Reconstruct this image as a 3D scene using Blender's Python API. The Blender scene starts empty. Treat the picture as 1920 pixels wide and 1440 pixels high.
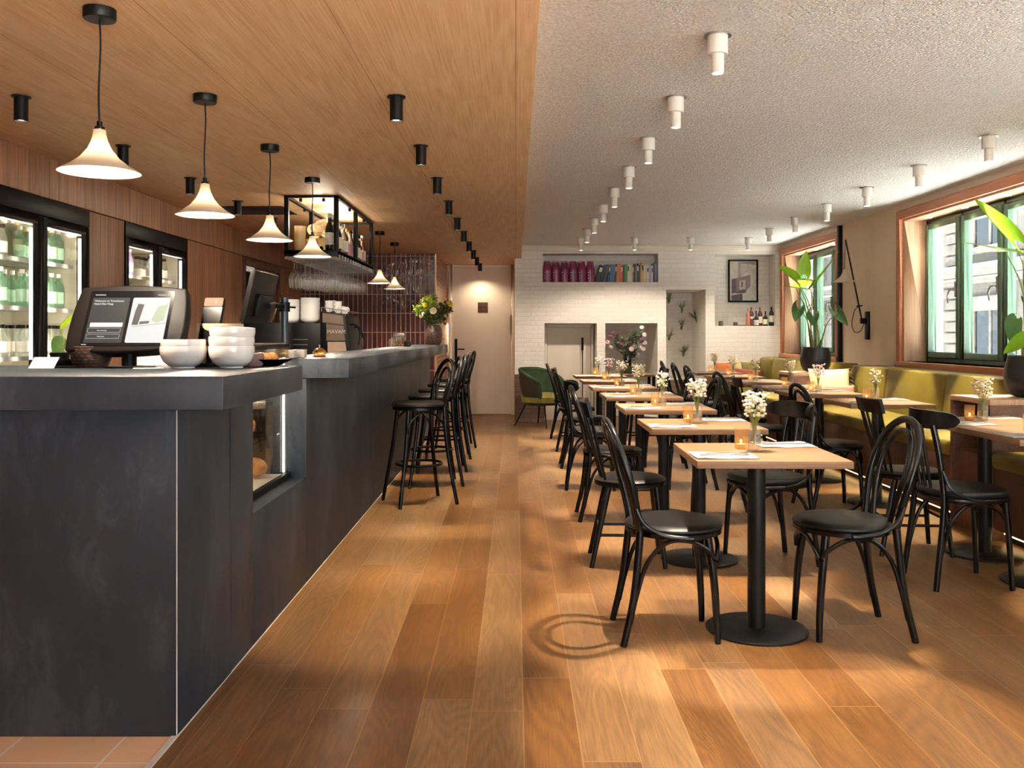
import bpy, bmesh, math, random
from mathutils import Vector, Matrix, noise as mnoise
random.seed(7)
PI = math.pi
SC = bpy.context.scene
COL = SC.collection

# ---------------------------------------------------------------- camera, world, exposure
F_PX, CAM_H, VPX, VPY = 1690.0, 1.24, 967.0, 628.0
cam_d = bpy.data.cameras.new('camera')
cam_d.sensor_width = 36.0
cam_d.lens = F_PX / 1920 * 36.0
cam_d.shift_x = -(VPX - 960) / 1920
cam_d.shift_y = (VPY - 720) / 1920
cam_d.clip_start = 0.05
cam_d.clip_end = 200
cam = bpy.data.objects.new('camera', cam_d)
cam.location = (0, 0, CAM_H)
cam.rotation_euler = (PI/2, 0, 0)
COL.objects.link(cam)
SC.camera = cam

SC.view_settings.view_transform = 'Standard'
SC.view_settings.look = 'None'
SC.view_settings.gamma = 1
SC.view_settings.use_curve_mapping = False
SC.view_settings.exposure = 1.24
SC.cycles.use_denoising = True
SC.cycles.max_bounces = 12
SC.cycles.diffuse_bounces = 8
SC.cycles.glossy_bounces = 4
SC.cycles.transmission_bounces = 6
SC.cycles.transparent_max_bounces = 24
SC.cycles.caustics_reflective = False
SC.cycles.caustics_refractive = False
SC.cycles.sample_clamp_indirect = 6

WORLD_STRENGTH = 2.6
world = bpy.data.worlds.new('world')
SC.world = world
world.use_nodes = True
wn = world.node_tree
wn.nodes['Background'].inputs['Color'].default_value = (0.80, 0.90, 1.0, 1)
wn.nodes['Background'].inputs['Strength'].default_value = WORLD_STRENGTH

# light strengths (watts) of the lamps, used by their builders
W_WHITE_SPOT = 225.0
W_BLACK_SPOT = 135.0
W_PENDANT = 34.0
WARM = (1.0, 0.85, 0.66)
WARMER = (1.0, 0.80, 0.56)

bounce_sun_d = bpy.data.lights.new('sun', 'SUN')
bounce_sun_d.energy = 370.0; bounce_sun_d.angle = .01; bounce_sun_d.color = (1, .95, .88)
sun = bpy.data.objects.new('sun', bounce_sun_d)
sun.rotation_euler = (math.radians(-18), 0, 0)   # comes over the roof; added to bounce off the street onto the ceiling
COL.objects.link(sun)

# ---------------------------------------------------------------- helpers
def srgb(r, g, b):
    f = lambda c: (c/255/12.92) if c/255 <= 0.04045 else ((c/255+0.055)/1.055)**2.4
    return (f(r), f(g), f(b), 1)

class MB:
    """collects shapes, then builds ONE mesh object"""
    def __init__(s): s.v = []; s.f = []
    def add(s, vs, fs, M=None):
        n = len(s.v)
        s.v += [tuple(M @ Vector(v)) if M is not None else tuple(v) for v in vs]
        s.f += [tuple(i+n for i in f) for f in fs]
        return s
    def box(s, x0, x1, y0, y1, z0, z1, M=None):
        vs = [(x0,y0,z0),(x1,y0,z0),(x1,y1,z0),(x0,y1,z0),(x0,y0,z1),(x1,y0,z1),(x1,y1,z1),(x0,y1,z1)]
        return s.add(vs, [(0,3,2,1),(4,5,6,7),(0,1,5,4),(1,2,6,5),(2,3,7,6),(3,0,4,7)], M)
    def lathe(s, prof, n=24, M=None, cx=0, cy=0):
        vs = []; fs = []
        m = len(prof)
        for r, z in prof:
            for k in range(n):
                a = 2*PI*k/n
                vs.append((cx+r*math.cos(a), cy+r*math.sin(a), z))
        for i in range(m-1):
            for k in range(n):
                k2 = (k+1) % n
                fs.append((i*n+k, i*n+k2, (i+1)*n+k2, (i+1)*n+k))
        if prof[0][0] > 1e-6: fs.append(tuple(range(n-1, -1, -1)))
        if prof[-1][0] > 1e-6: fs.append(tuple((m-1)*n+k for k in range(n)))
        return s.add(vs, fs, M)
    def openlathe(s, prof, n=24, M=None, cx=0, cy=0):
        vs = []; fs = []; m = len(prof)
        for r, z in prof:
            for k in range(n):
                a = 2*PI*k/n
                vs.append((cx+r*math.cos(a), cy+r*math.sin(a), z))
        for i in range(m-1):
            for k in range(n):
                k2 = (k+1) % n
                fs.append((i*n+k, i*n+k2, (i+1)*n+k2, (i+1)*n+k))
        return s.add(vs, fs, M)
    def cyl(s, p0, p1, r0, r1=None, n=14):
        return s.tube([p0, p1], r0 if r1 is None else [r0, r1], n)
    def tube(s, pts, r, n=8, closed=False, flat=None):
        pts = [Vector(p) for p in pts]; m = len(pts)
        rs = r if isinstance(r, (list, tuple)) else [r]*m
        vs = []; fs = []
        prev = None
        for i, p in enumerate(pts):
            if closed: t = pts[(i+1) % m] - pts[(i-1) % m]
            elif i == 0: t = pts[1]-p
            elif i == m-1: t = p-pts[-2]
            else: t = (pts[i+1]-p).normalized() + (p-pts[i-1]).normalized()
            if t.length < 1e-9: t = Vector((0,0,1))
            t.normalize()
            if prev is None:
                a = Vector((0,0,1)) if abs(t.z) < .9 else Vector((1,0,0))
                u = t.cross(a).normalized()
            else:
                u = prev - t*prev.dot(t)
                u = u.normalized() if u.length > 1e-6 else t.orthogonal().normalized()
            prev = u
            w = t.cross(u)
            for k in range(n):
                a = 2*PI*k/n
                vs.append(p + (u*math.cos(a) + w*math.sin(a)*(flat or 1))*rs[i])
        for i in range(m if closed else m-1):
            j = (i+1) % m
            for k in range(n):
                k2 = (k+1) % n
                fs.append((i*n+k, i*n+k2, j*n+k2, j*n+k))
        if not closed:
            fs.append(tuple(range(n-1, -1, -1))); fs.append(tuple((m-1)*n+k for k in range(n)))
        return s.add(vs, fs)
    def sphere(s, c, r, n=10, m=6, sz=1.0, sx=1.0, sy=1.0):
        vs = [(c[0], c[1], c[2]-r*sz)]
        for i in range(1, m):
            b = -PI/2 + PI*i/m
            for k in range(n):
                a = 2*PI*k/n
                vs.append((c[0]+r*sx*math.cos(b)*math.cos(a), c[1]+r*sy*math.cos(b)*math.sin(a), c[2]+r*sz*math.sin(b)))
        vs.append((c[0], c[1], c[2]+r*sz))
        fs = [(0, 1+(k+1) % n, 1+k) for k in range(n)]
        for i in range(m-2):
            for k in range(n):
                k2 = (k+1) % n
                fs.append((1+i*n+k, 1+i*n+k2, 1+(i+1)*n+k2, 1+(i+1)*n+k))
        L = len(vs)-1
        fs += [(1+(m-2)*n+k, 1+(m-2)*n+(k+1) % n, L) for k in range(n)]
        return s.add(vs, fs)
    def prism(s, poly, z0, z1, M=None):
        n = len(poly)
        vs = [(x, y, z0) for x, y in poly] + [(x, y, z1) for x, y in poly]
        fs = [tuple(range(n-1, -1, -1)), tuple(range(n, 2*n))]
        fs += [(k, (k+1) % n, n+(k+1) % n, n+k) for k in range(n)]
        return s.add(vs, fs, M)
    def grid(s, fn, nu, nv, closed_u=False):
        vs = [fn(i/nu, j/nv) for i in range(nu+1) for j in range(nv+1)]
        fs = []
        for i in range(nu):
            for j in range(nv):
                a = i*(nv+1)+j
                fs.append((a, a+1, a+nv+2, a+nv+1))
        return s.add(vs, fs)
    def build(s, name, mat, parent=None, bevel=0, seg=2, smooth=True, angle=38, thick=0):
        me = bpy.data.meshes.new(name)
        me.from_pydata(s.v, [], s.f)
        bm = bmesh.new(); bm.from_mesh(me)
        bmesh.ops.remove_doubles(bm, verts=bm.verts, dist=1e-5)
        bmesh.ops.recalc_face_normals(bm, faces=bm.faces)
        if thick:
            bmesh.ops.solidify(bm, geom=bm.faces[:], thickness=thick)
        if bevel:
            es = [e for e in bm.edges if len(e.link_faces) == 2 and e.calc_face_angle(0) > math.radians(40)]
            bmesh.ops.bevel(bm, geom=es, offset=bevel, segments=seg, affect='EDGES', profile=.5, clamp_overlap=True)
        bm.to_mesh(me); bm.free()
        if smooth:
            me.polygons.foreach_set('use_smooth', [True]*len(me.polygons))
            me.set_sharp_from_angle(angle=math.radians(angle))
        if mat is not None: me.materials.append(mat)
        o = bpy.data.objects.new(name, me)
        COL.objects.link(o)
        if parent is not None: o.parent = parent
        return o

def spline(pts, n=6):
    """Catmull-Rom through pts"""
    P = [Vector(p) for p in pts]; out = []
    for i in range(len(P)-1):
        p0 = P[i-1] if i else P[0]*2-P[1]
        p1, p2 = P[i], P[i+1]
        p3 = P[i+2] if i+2 < len(P) else P[-1]*2-P[-2]
        for k in range(n):
            t = k/n
            out.append(0.5*((2*p1)+(p2-p0)*t+(2*p0-5*p1+4*p2-p3)*t*t+(3*p1-p0-3*p2+p3)*t**3))
    out.append(P[-1])
    return out

def tag(o, label=None, cat=None, group=None, kind=None):
    if label: o['label'] = label
    if cat: o['category'] = cat
    if group: o['group'] = group
    if kind: o['kind'] = kind
    return o
def thing(name, label, cat, loc=(0,0,0), rz=0, group=None):
    o = bpy.data.objects.new(name, None); COL.objects.link(o)
    o.empty_display_size = .05
    o.location = loc; o.rotation_euler = (0, 0, rz)
    return tag(o, label, cat, group)
def struct(o): o['kind'] = 'structure'; return o
def dup(root, loc=None, rz=None, label=None, group=None):
    r = root.copy(); COL.objects.link(r)
    if loc is not None: r.location = loc
    if rz is not None: r.rotation_euler = (root.rotation_euler[0], root.rotation_euler[1], rz)
    if label: r['label'] = label
    if group: r['group'] = group
    def rec(a, b):
        for ch in list(a.children):
            c = ch.copy(); COL.objects.link(c); c.parent = b
            rec(ch, c)
    rec(root, r)
    return r
def PX(px, py, Y):
    """point seen at (px,py) of the photograph at distance Y from the camera"""
    return ((px-VPX)*Y/F_PX, Y, CAM_H+(VPY-py)*Y/F_PX)
ORD = ['nearest', 'second', 'third', 'fourth', 'fifth', 'sixth', 'seventh', 'eighth', 'ninth', 'tenth', 'eleventh', 'twelfth']

# ---------------------------------------------------------------- materials
class NT:
    def __init__(s, name):
        s.m = bpy.data.materials.new(name); s.m.use_nodes = True
        s.t = s.m.node_tree; s.N = s.t.nodes; s.L = s.t.links
        s.b = s.N['Principled BSDF']; s.out = s.N['Material Output']
    def n(s, kind, **kw):
        x = s.N.new(kind)
        for k, v in kw.items():
            if hasattr(x, k): setattr(x, k, v)
            else: s.set(x, k, v)
        return x
    def set(s, node, key, v):
        i = node.inputs[key]
        if isinstance(v, bpy.types.NodeSocket): s.L.new(v, i)
        elif isinstance(v, bpy.types.Node): s.L.new(v.outputs[0], i)
        else: i.default_value = v
    def math(s, op, a, b=None, c=None, clamp=False):
        x = s.N.new('ShaderNodeMath'); x.operation = op; x.use_clamp = clamp
        s.set(x, 0, a)
        if b is not None: s.set(x, 1, b)
        if c is not None: s.set(x, 2, c)
        return x.outputs[0]
    def coord(s, scale=(1,1,1), loc=(0,0,0), rot=(0,0,0), which='Object'):
        tc = s.N.new('ShaderNodeTexCoord'); mp = s.N.new('ShaderNodeMapping')
        s.L.new(tc.outputs[which], mp.inputs['Vector'])
        mp.inputs['Scale'].default_value = scale; mp.inputs['Location'].default_value = loc
        mp.inputs['Rotation'].default_value = rot
        return mp.outputs[0]
    def noise(s, vec, scale, detail=4, rough=.5, dist=0):
        x = s.N.new('ShaderNodeTexNoise'); s.L.new(vec, x.inputs['Vector'])
        x.inputs['Scale'].default_value = scale; x.inputs['Detail'].default_value = detail
        x.inputs['Roughness'].default_value = rough; x.inputs['Distortion'].default_value = dist
        return x.outputs['Fac']
    def ramp(s, fac, stops):
        x = s.N.new('ShaderNodeValToRGB'); s.set(x, 0, fac)
        e = x.color_ramp.elements
        while len(e) < len(stops): e.new(.5)
        for i, (p, c) in enumerate(stops): e[i].position = p; e[i].color = c
        return x.outputs['Color']
    def mix(s, fac, a, b, mode='MIX'):
        x = s.N.new('ShaderNodeMix'); x.data_type = 'RGBA'; x.blend_type = mode
        s.set(x, 0, fac); s.set(x, 6, a); s.set(x, 7, b)
        return x.outputs[2]
    def base(s, c): s.set(s.b, 'Base Color', c)
    def rough(s, r): s.set(s.b, 'Roughness', r)
    def bump(s, h, strength=.3, dist=.01):
        x = s.N.new('ShaderNodeBump'); s.set(x, 'Height', h)
        x.inputs['Strength'].default_value = strength; x.inputs['Distance'].default_value = dist
        s.L.new(x.outputs[0], s.b.inputs['Normal'])

def plain(name, c, rough=.5, metal=0, var=.06, scale=18, bump=0, spec=.5, coat=0):
    t = NT(name)
    v = t.coord()
    f = t.noise(v, scale, 3)
    lo = tuple(max(0, x*(1-var*2)) for x in c[:3])+(1,)
    hi = tuple(min(1, x*(1+var*2)) for x in c[:3])+(1,)
    t.base(t.ramp(f, [(.3, lo), (.7, hi)]))
    t.rough(rough); t.b.inputs['Metallic'].default_value = metal
    t.b.inputs['Specular IOR Level'].default_value = spec
    if coat: t.b.inputs['Coat Weight'].default_value = coat; t.b.inputs['Coat Roughness'].default_value = .15
    if bump: t.bump(f, bump, .004)
    return t.m
def wood(name, dark, mid, light, along='y', rough=.45, fig=9.0, cross=7.0, board=None, seam=None, bumpk=.12, ringk=1.0):
    t = NT(name)
    sc = {'x': (.16, 1, 1), 'y': (1, .16, 1), 'z': (1, 1, .16)}[along]
    v = t.coord(scale=sc)
    big = t.noise(v, cross*.5, 3, .5, .4)
    rings = t.math('SINE', t.math('MULTIPLY', big, fig*6.0))
    fs = {'x': (1.2, 60, 60), 'y': (60, 1.2, 60), 'z': (60, 60, 1.2)}[along]
    fine = t.noise(t.coord(scale=fs), 2.0, 3, .6)
    f = t.math('ADD', t.math('MULTIPLY', rings, .05*ringk), t.math('ADD', t.math('MULTIPLY', fine, .75), t.math('MULTIPLY', big, .25)), clamp=True)
    col = t.ramp(f, [(.25, dark), (.5, mid), (.78, light)])
    if board:   # boards across axis: (axis, width, variation)
        ax, w, k = board
        tc = t.N.new('ShaderNodeTexCoord'); sp = t.N.new('ShaderNodeSeparateXYZ'); t.L.new(tc.outputs['Object'], sp.inputs[0])
        q = t.math('DIVIDE', sp.outputs['XYZ'.index(ax.upper())], w)
        idn = t.math('FLOOR', q)
        wnz = t.N.new('ShaderNodeTexWhiteNoise'); wnz.noise_dimensions = '1D'; t.L.new(idn, wnz.inputs['W'])
        br = t.math('MULTIPLY_ADD', wnz.outputs['Value'], k*2, 1-k)
        hsv = t.N.new('ShaderNodeHueSaturation'); t.set(hsv, 'Value', br); t.set(hsv, 'Color', col)
        col = hsv.outputs[0]
        if seam:
            fr = t.math('FRACT', q)
            ed = t.math('LESS_THAN', t.math('MINIMUM', fr, t.math('SUBTRACT', 1.0, fr)), seam[0])
            col = t.mix(ed, col, seam[1])
    t.base(col); t.rough(rough); t.bump(fine, bumpk, .002)
    return t.m

def glass_thin(name, tint=(.95,.97,.97,1), ior=1.35, rough=.02, body=0.0, bodycol=(1,1,1,1)):
    t = NT(name)
    t.N.remove(t.b)
    tr = t.n('ShaderNodeBsdfTransparent'); tr.inputs[0].default_value = tint
    gl = t.n('ShaderNodeBsdfGlossy'); gl.inputs['Roughness'].default_value = rough
    lw = t.n('ShaderNodeLayerWeight'); lw.inputs[0].default_value = .5
    r0 = ((ior-1)/(ior+1))**2
    fr = t.N.new('ShaderNodeMath'); fr.operation = 'MULTIPLY_ADD'
    t.L.new(t.math('POWER', lw.outputs['Facing'], 4.0), fr.inputs[0]); fr.inputs[1].default_value = .8; fr.inputs[2].default_value = r0
    mx = t.n('ShaderNodeMixShader')
    t.L.new(fr.outputs[0], mx.inputs[0]); t.L.new(tr.outputs[0], mx.inputs[1]); t.L.new(gl.outputs[0], mx.inputs[2])
    last = mx
    if body:
        df = t.n('ShaderNodeBsdfTranslucent'); df.inputs[0].default_value = bodycol
        d2 = t.n('ShaderNodeBsdfDiffuse'); d2.inputs[0].default_value = bodycol
        m0 = t.n('ShaderNodeMixShader'); m0.inputs[0].default_value = .5
        t.L.new(df.outputs[0], m0.inputs[1]); t.L.new(d2.outputs[0], m0.inputs[2])
        m2 = t.n('ShaderNodeMixShader'); m2.inputs[0].default_value = body
        t.L.new(mx.outputs[0], m2.inputs[1]); t.L.new(m0.outputs[0], m2.inputs[2]); last = m2
    t.L.new(last.outputs[0], t.out.inputs[0])
    return t.m
def emit(name, c, s):
    t = NT(name)
    t.b.inputs['Base Color'].default_value = (.01, .01, .01, 1)
    t.b.inputs['Specular IOR Level'].default_value = .1
    t.b.inputs['Emission Color'].default_value = c
    t.b.inputs['Emission Strength'].default_value = s
    return t.m

# --- floor planks
def floor_mat():
    t = NT('oak_planks')
    tc = t.N.new('ShaderNodeTexCoord'); sp = t.N.new('ShaderNodeSeparateXYZ'); t.L.new(tc.outputs['Object'], sp.inputs[0])
    X, Y = sp.outputs[0], sp.outputs[1]
    q = t.math('DIVIDE', t.math('ADD', X, .145), .17)
    row = t.math('FLOOR', q); fx = t.math('FRACT', q)
    w1 = t.N.new('ShaderNodeTexWhiteNoise'); w1.noise_dimensions = '1D'; t.L.new(row, w1.inputs['W'])
    yy = t.math('ADD', t.math('DIVIDE', Y, 1.7), t.math('MULTIPLY', w1.outputs['Value'], 7.3))
    colm = t.math('FLOOR', yy); fy = t.math('FRACT', yy)
    cb = t.N.new('ShaderNodeCombineXYZ'); t.L.new(row, cb.inputs[0]); t.L.new(colm, cb.inputs[1])
    w2 = t.N.new('ShaderNodeTexWhiteNoise'); w2.noise_dimensions = '3D'; t.L.new(cb.outputs[0], w2.inputs['Vector'])
    rnd = w2.outputs['Value']
    # grain coordinates shifted for each plank
    cv = t.N.new('ShaderNodeCombineXYZ')
    t.L.new(t.math('ADD', X, t.math('MULTIPLY', rnd, 31.0)), cv.inputs[0])
    t.L.new(t.math('MULTIPLY', Y, .12), cv.inputs[1]); t.L.new(t.math('MULTIPLY', rnd, 17.0), cv.inputs[2])
    big = t.noise(cv.outputs[0], 5.0, 2, .4, .3)
    rings = t.math('SINE', t.math('MULTIPLY', big, 150.0))
    cf = t.N.new('ShaderNodeCombineXYZ')
    t.L.new(t.math('MULTIPLY', X, 90.0), cf.inputs[0]); t.L.new(t.math('MULTIPLY', Y, 3.0), cf.inputs[1]); t.L.new(t.math('MULTIPLY', rnd, 9.0), cf.inputs[2])
    fine = t.noise(cf.outputs[0], 2.0, 4, .65)
    f = t.math('ADD', t.math('MULTIPLY', rings, .038), t.math('ADD', t.math('MULTIPLY', fine, .55), t.math('MULTIPLY', big, .45)), clamp=True)
    c = t.ramp(f, [(.28, srgb(70, 44, 23)), (.5, srgb(108, 74, 39)), (.74, srgb(142, 104, 58))])
    hsv = t.N.new('ShaderNodeHueSaturation')
    t.set(hsv, 'Value', t.math('MULTIPLY_ADD', rnd, .46, .76)); t.set(hsv, 'Saturation', t.math('MULTIPLY_ADD', w2.outputs['Color'] if False else rnd, -.22, 1.08)); t.set(hsv, 'Color', c)
    t.set(hsv, 'Hue', t.math('MULTIPLY_ADD', rnd, .012, .494))
    ex = t.math('MINIMUM', fx, t.math('SUBTRACT', 1.0, fx)); ey = t.math('MINIMUM', fy, t.math('SUBTRACT', 1.0, fy))
    edge = t.math('MAXIMUM', t.math('LESS_THAN', ex, .012), t.math('LESS_THAN', ey, .0013))
    t.base(t.mix(t.math('MULTIPLY', edge, .22), hsv.outputs[0], srgb(208, 160, 112)))
    t.rough(t.math('MULTIPLY_ADD', fine, .22, .30))
    t.b.inputs['Specular IOR Level'].default_value = .45
    t.bump(t.math('SUBTRACT', fine, t.math('MULTIPLY', edge, .6)), .12, .002)
    return t.m
def brick_mat(name, c1, c2, mortar, rot, scale_w=.21, h=.0625, bump=.6, rough=.6, mort=.012, nz=.25):
    t = NT(name)
    v = t.coord(rot=rot)
    b = t.N.new('ShaderNodeTexBrick'); t.L.new(v, b.inputs['Vector'])
    b.inputs['Scale'].default_value = 1.0
    b.inputs['Brick Width'].default_value = scale_w; b.inputs['Row Height'].default_value = h
    b.inputs['Mortar Size'].default_value = mort*.35; b.inputs['Mortar Smooth'].default_value = .35
    b.inputs['Color1'].default_value = c1; b.inputs['Color2'].default_value = c2; b.inputs['Mortar'].default_value = mortar
    n = t.noise(t.coord(), 30, 4)
    t.base(t.mix(nz, b.outputs['Color'], t.ramp(n, [(.3, (.35,.35,.35,1)), (.75, (1,1,1,1))]), 'MULTIPLY'))
    t.rough(rough)
    t.bump(t.math('ADD', t.math('MULTIPLY', b.outputs['Fac'], -1.0), t.math('MULTIPLY', n, .7)), bump, .008)
    return t.m
def tile_mat(name, rot, c1, c2, grout, w, h, rough=.12, bump=.3, loc=(0,0,0), gw=.003):
    t = NT(name)
    v = t.coord(rot=rot, loc=loc)
    b = t.N.new('ShaderNodeTexBrick'); t.L.new(v, b.inputs['Vector'])
    b.offset = 0; b.inputs['Scale'].default_value = 1
    b.inputs['Brick Width'].default_value = w; b.inputs['Row Height'].default_value = h
    b.inputs['Mortar Size'].default_value = gw; b.inputs['Mortar Smooth'].default_value = .1
    b.inputs['Color1'].default_value = c1; b.inputs['Color2'].default_value = c2; b.inputs['Mortar'].default_value = grout
    b.inputs['Bias'].default_value = -.2
    n = t.noise(t.coord(scale=(1, 1, .5)), 26, 2)
    t.base(b.outputs['Color'])
    t.rough(t.math('MULTIPLY_ADD', b.outputs['Fac'], .6, rough))
    t.bump(t.math('SUBTRACT', t.math('MULTIPLY', n, 1.0), t.math('MULTIPLY', b.outputs['Fac'], .5)), bump, .02)
    return t.m
def concrete_mat():
    t = NT('dark_concrete')
    n1 = t.noise(t.coord(scale=(1,1,.55)), 2.2, 6, .62, .5)
    n2 = t.noise(t.coord(scale=(1,1,.4)), 14, 6, .72, .6)
    f = t.math('ADD', t.math('MULTIPLY', n1, .65), t.math('MULTIPLY', n2, .35))
    t.base(t.ramp(f, [(.3, srgb(18, 25, 34)), (.5, srgb(34, 42, 52)), (.74, srgb(76, 84, 92))]))
    t.rough(t.math('MULTIPLY_ADD', n2, .25, .34)); t.bump(n2, .06, .003)
    t.b.inputs['Specular IOR Level'].default_value = .4
    return t.m
def popcorn_mat():
    t = NT('textured_plaster')
    n = t.noise(t.coord(), 70, 3, .6)
    n2 = t.noise(t.coord(), 1.2, 2)
    t.base(t.mix(.5, t.ramp(n, [(.38, srgb(206, 201, 198)), (.62, srgb(252, 250, 248))]), t.ramp(n2, [(.3, srgb(240, 236, 234)), (.7, srgb(246, 243, 240))])))
    t.rough(.9); t.bump(n, 1.0, .02)
    return t.m
M = {}
M['floor'] = floor_mat()
M['terracotta'] = tile_mat('terracotta_tiles', (0,0,0), srgb(240,200,164), srgb(222,172,132), srgb(242,232,222), .316, .316, .55, .08, loc=(1.204, -2.61, 0), gw=.004)
M['brick'] = brick_mat('white_painted_brick', srgb(236,232,226), srgb(230,225,218), srgb(226,220,212), (PI/2, 0, 0), mort=.016, nz=.12, bump=.35)
M['brick_side'] = brick_mat('white_painted_brick_reveal', srgb(236,232,226), srgb(230,225,218), srgb(226,220,212), (PI/2, 0, PI/2), mort=.016, nz=.12, bump=.35)
M['brick_brown'] = brick_mat('brown_brick', srgb(128,100,82), srgb(108,84,72), srgb(92,74,64), (PI/2, 0, 0), mort=.016, nz=.35)
M['tile'] = tile_mat('maroon_glazed_tiles', (PI/2, 0, 0), srgb(82,44,42), srgb(42,32,44), srgb(196,160,148), .064, .255)
M['tile_side'] = tile_mat('copper_glazed_tiles', (PI/2, 0, PI/2), srgb(150,84,52), srgb(128,70,48), srgb(190,160,140), .064, .255, .22, .15)
M['concrete'] = concrete_mat()
M['popcorn'] = popcorn_mat()
M['walnut'] = wood('walnut_boards', srgb(98,66,44), srgb(140,98,70), srgb(172,128,94), 'z', .5, board=('y', .115, .16), seam=(.02, srgb(48,28,20)))
M['walnut_dark'] = wood('walnut_dark', srgb(52,30,20), srgb(84,50,34), srgb(110,70,48), 'z', .5)
M['walnut_y'] = wood('walnut_along', srgb(62,38,28), srgb(98,64,46), srgb(130,90,66), 'y', .5)
M['oak_ceiling'] = wood('oak_veneer', srgb(182, 140, 98), srgb(208, 168, 124), srgb(226, 192, 150), 'y', .6, board=('x', .62, .05), seam=(.0022, srgb(130,90,56)), ringk=.9)
M['oak_top'] = wood('oak_tabletop', srgb(106,75,49), srgb(130,97,67), srgb(152,119,88), 'x', .5, ringk=.7)
M['oak_edge'] = wood('oak_edge', srgb(132,98,78), srgb(160,124,102), srgb(178,144,122), 'x', .5, ringk=.5)
M['reveal'] = wood('pale_oak_reveal', srgb(170,130,100), srgb(202,164,132), srgb(222,190,160), 'z', .5, ringk=.4)
M['frame_wood'] = wood('window_surround_wood', srgb(128,74,46), srgb(166,104,70), srgb(188,128,92), 'y', .5, ringk=.4)
M['plaster'] = plain('beige_plaster', srgb(232,212,186), .8, var=.02, scale=3, bump=.03)
M['white_paint'] = plain('off_white_paint', srgb(222,212,198), .5, var=.015, scale=4)
M['white_lamp'] = plain('white_lamp_metal', srgb(226,222,216), .45, var=.01)
M['black'] = plain('black_metal', srgb(7,7,9), .42, var=.05, spec=.14)
M['black_wood'] = plain('black_lacquered_wood', srgb(3,4,6), .27, var=.06, spec=.38)
M['leather'] = plain('black_leather', srgb(11,9,8), .42, var=.1, scale=60, bump=.12, spec=.35)
M['table_metal'] = plain('table_base_metal', srgb(8,9,11), .45, var=.06, spec=.3, scale=30, bump=.05)
M['green_frame'] = plain('green_window_frame', srgb(82,110,90), .35, var=.03)
M['olive'] = plain('olive_leather', srgb(112,97,30), .45, var=.06, scale=5, bump=.04)
M['olive_dark'] = plain('olive_piping', srgb(84,76,30), .5)
M['ceramic'] = plain('white_ceramic', srgb(232,230,226), .18, var=.01, coat=.4)
M['opal'] = None
def opal():
    t = NT('opal_porcelain')
    t.base((.9, .86, .8, 1)); t.rough(.25)
    t.b.inputs['Subsurface Weight'].default_value = 0
    tl = t.n('ShaderNodeBsdfTranslucent'); tl.inputs[0].default_value = (.9, .82, .7, 1)
    mx = t.n('ShaderNodeMixShader'); mx.inputs[0].default_value = .62
    t.L.new(t.b.outputs[0], mx.inputs[1]); t.L.new(tl.outputs[0], mx.inputs[2]); t.L.new(mx.outputs[0], t.out.inputs[0])
    return t.m
M['opal'] = opal()
M['bulb'] = emit('warm_bulb', (1, .78, .5, 1), 8)
M['spot_glow'] = emit('spot_lens_glow', (1, .78, .52, 1), 12)
M['led'] = emit('led_strip_warm', (1, .66, .26, 1), 3)
M['led_cold'] = emit('led_strip_fridge', (1, .92, .8, 1), 3.5)
M['flame'] = emit('candle_flame', (1, .62, .2, 1), 3.5)
M['wax'] = plain('candle_wax', srgb(235,205,150), .5)
M['glass'] = glass_thin('clear_glass')
M['stem_glass'] = None
def edge_glass(name, col, k, p=1.6):
    t = NT(name); t.N.remove(t.b)
    lw = t.n('ShaderNodeLayerWeight'); lw.inputs[0].default_value = .5
    f = t.math('MULTIPLY_ADD', t.math('POWER', lw.outputs['Facing'], p), k, .05, clamp=True)
    tr = t.n('ShaderNodeBsdfTransparent'); gl = t.n('ShaderNodeBsdfGlossy'); gl.inputs['Roughness'].default_value = .05
    df = t.n('ShaderNodeBsdfDiffuse'); df.inputs[0].default_value = col
    m1 = t.n('ShaderNodeMixShader'); m1.inputs[0].default_value = .45
    t.L.new(gl.outputs[0], m1.inputs[1]); t.L.new(df.outputs[0], m1.inputs[2])
    m2 = t.n('ShaderNodeMixShader'); t.L.new(f, m2.inputs[0]); t.L.new(tr.outputs[0], m2.inputs[1]); t.L.new(m1.outputs[0], m2.inputs[2])
    t.L.new(m2.outputs[0], t.out.inputs[0]); return t.m
M['stem_glass'] = edge_glass('stemware_glass', (.95, .93, .9, 1), .9, 2.2)
M['pane'] = glass_thin('window_glass', (.87,.92,.92,1), 1.3)
M['fridge_glass'] = glass_thin('fridge_glass', (.9,.9,.88,1), 1.4, .03)
M['amber'] = glass_thin('amber_ribbed_glass', (1,.84,.62,1), 1.45, .08, .2, (.95,.62,.36,1))
M['vase_glass'] = glass_thin('vase_glass', (.98,.95,.88,1), 1.55, .04, .1, (1,.93,.8,1))
M['green_glass'] = glass_thin('green_bottle_glass', (.62,.82,.66,1), 1.45, .05, .35, (.34,.55,.40,1))
M['dark_glass'] = plain('dark_bottle_glass', srgb(20,24,20), .08, var=.02, coat=.6)
M['brown_glass'] = plain('brown_bottle_glass', srgb(84,44,22), .1, var=.02, coat=.6)
M['clear_bottle'] = glass_thin('clear_bottle_glass', (.9,.93,.9,1), 1.45, .03, .12, (.9,.9,.85,1))
M['rose'] = plain('rose_bottle', srgb(190,120,100), .12, coat=.5)
M['label'] = plain('paper_label', srgb(225,220,208), .7)
M['brass'] = plain('polished_brass', srgb(226,178,92), .18, metal=1, var=.02)
M['brass_trim'] = plain('brass_trim', srgb(210,172,110), .35, metal=.8)
M['steel'] = plain('brushed_steel', srgb(170,166,160), .3, metal=.9)
M['dark_steel'] = plain('dark_bronze_steel', srgb(92,76,66), .42, metal=.3)
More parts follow.
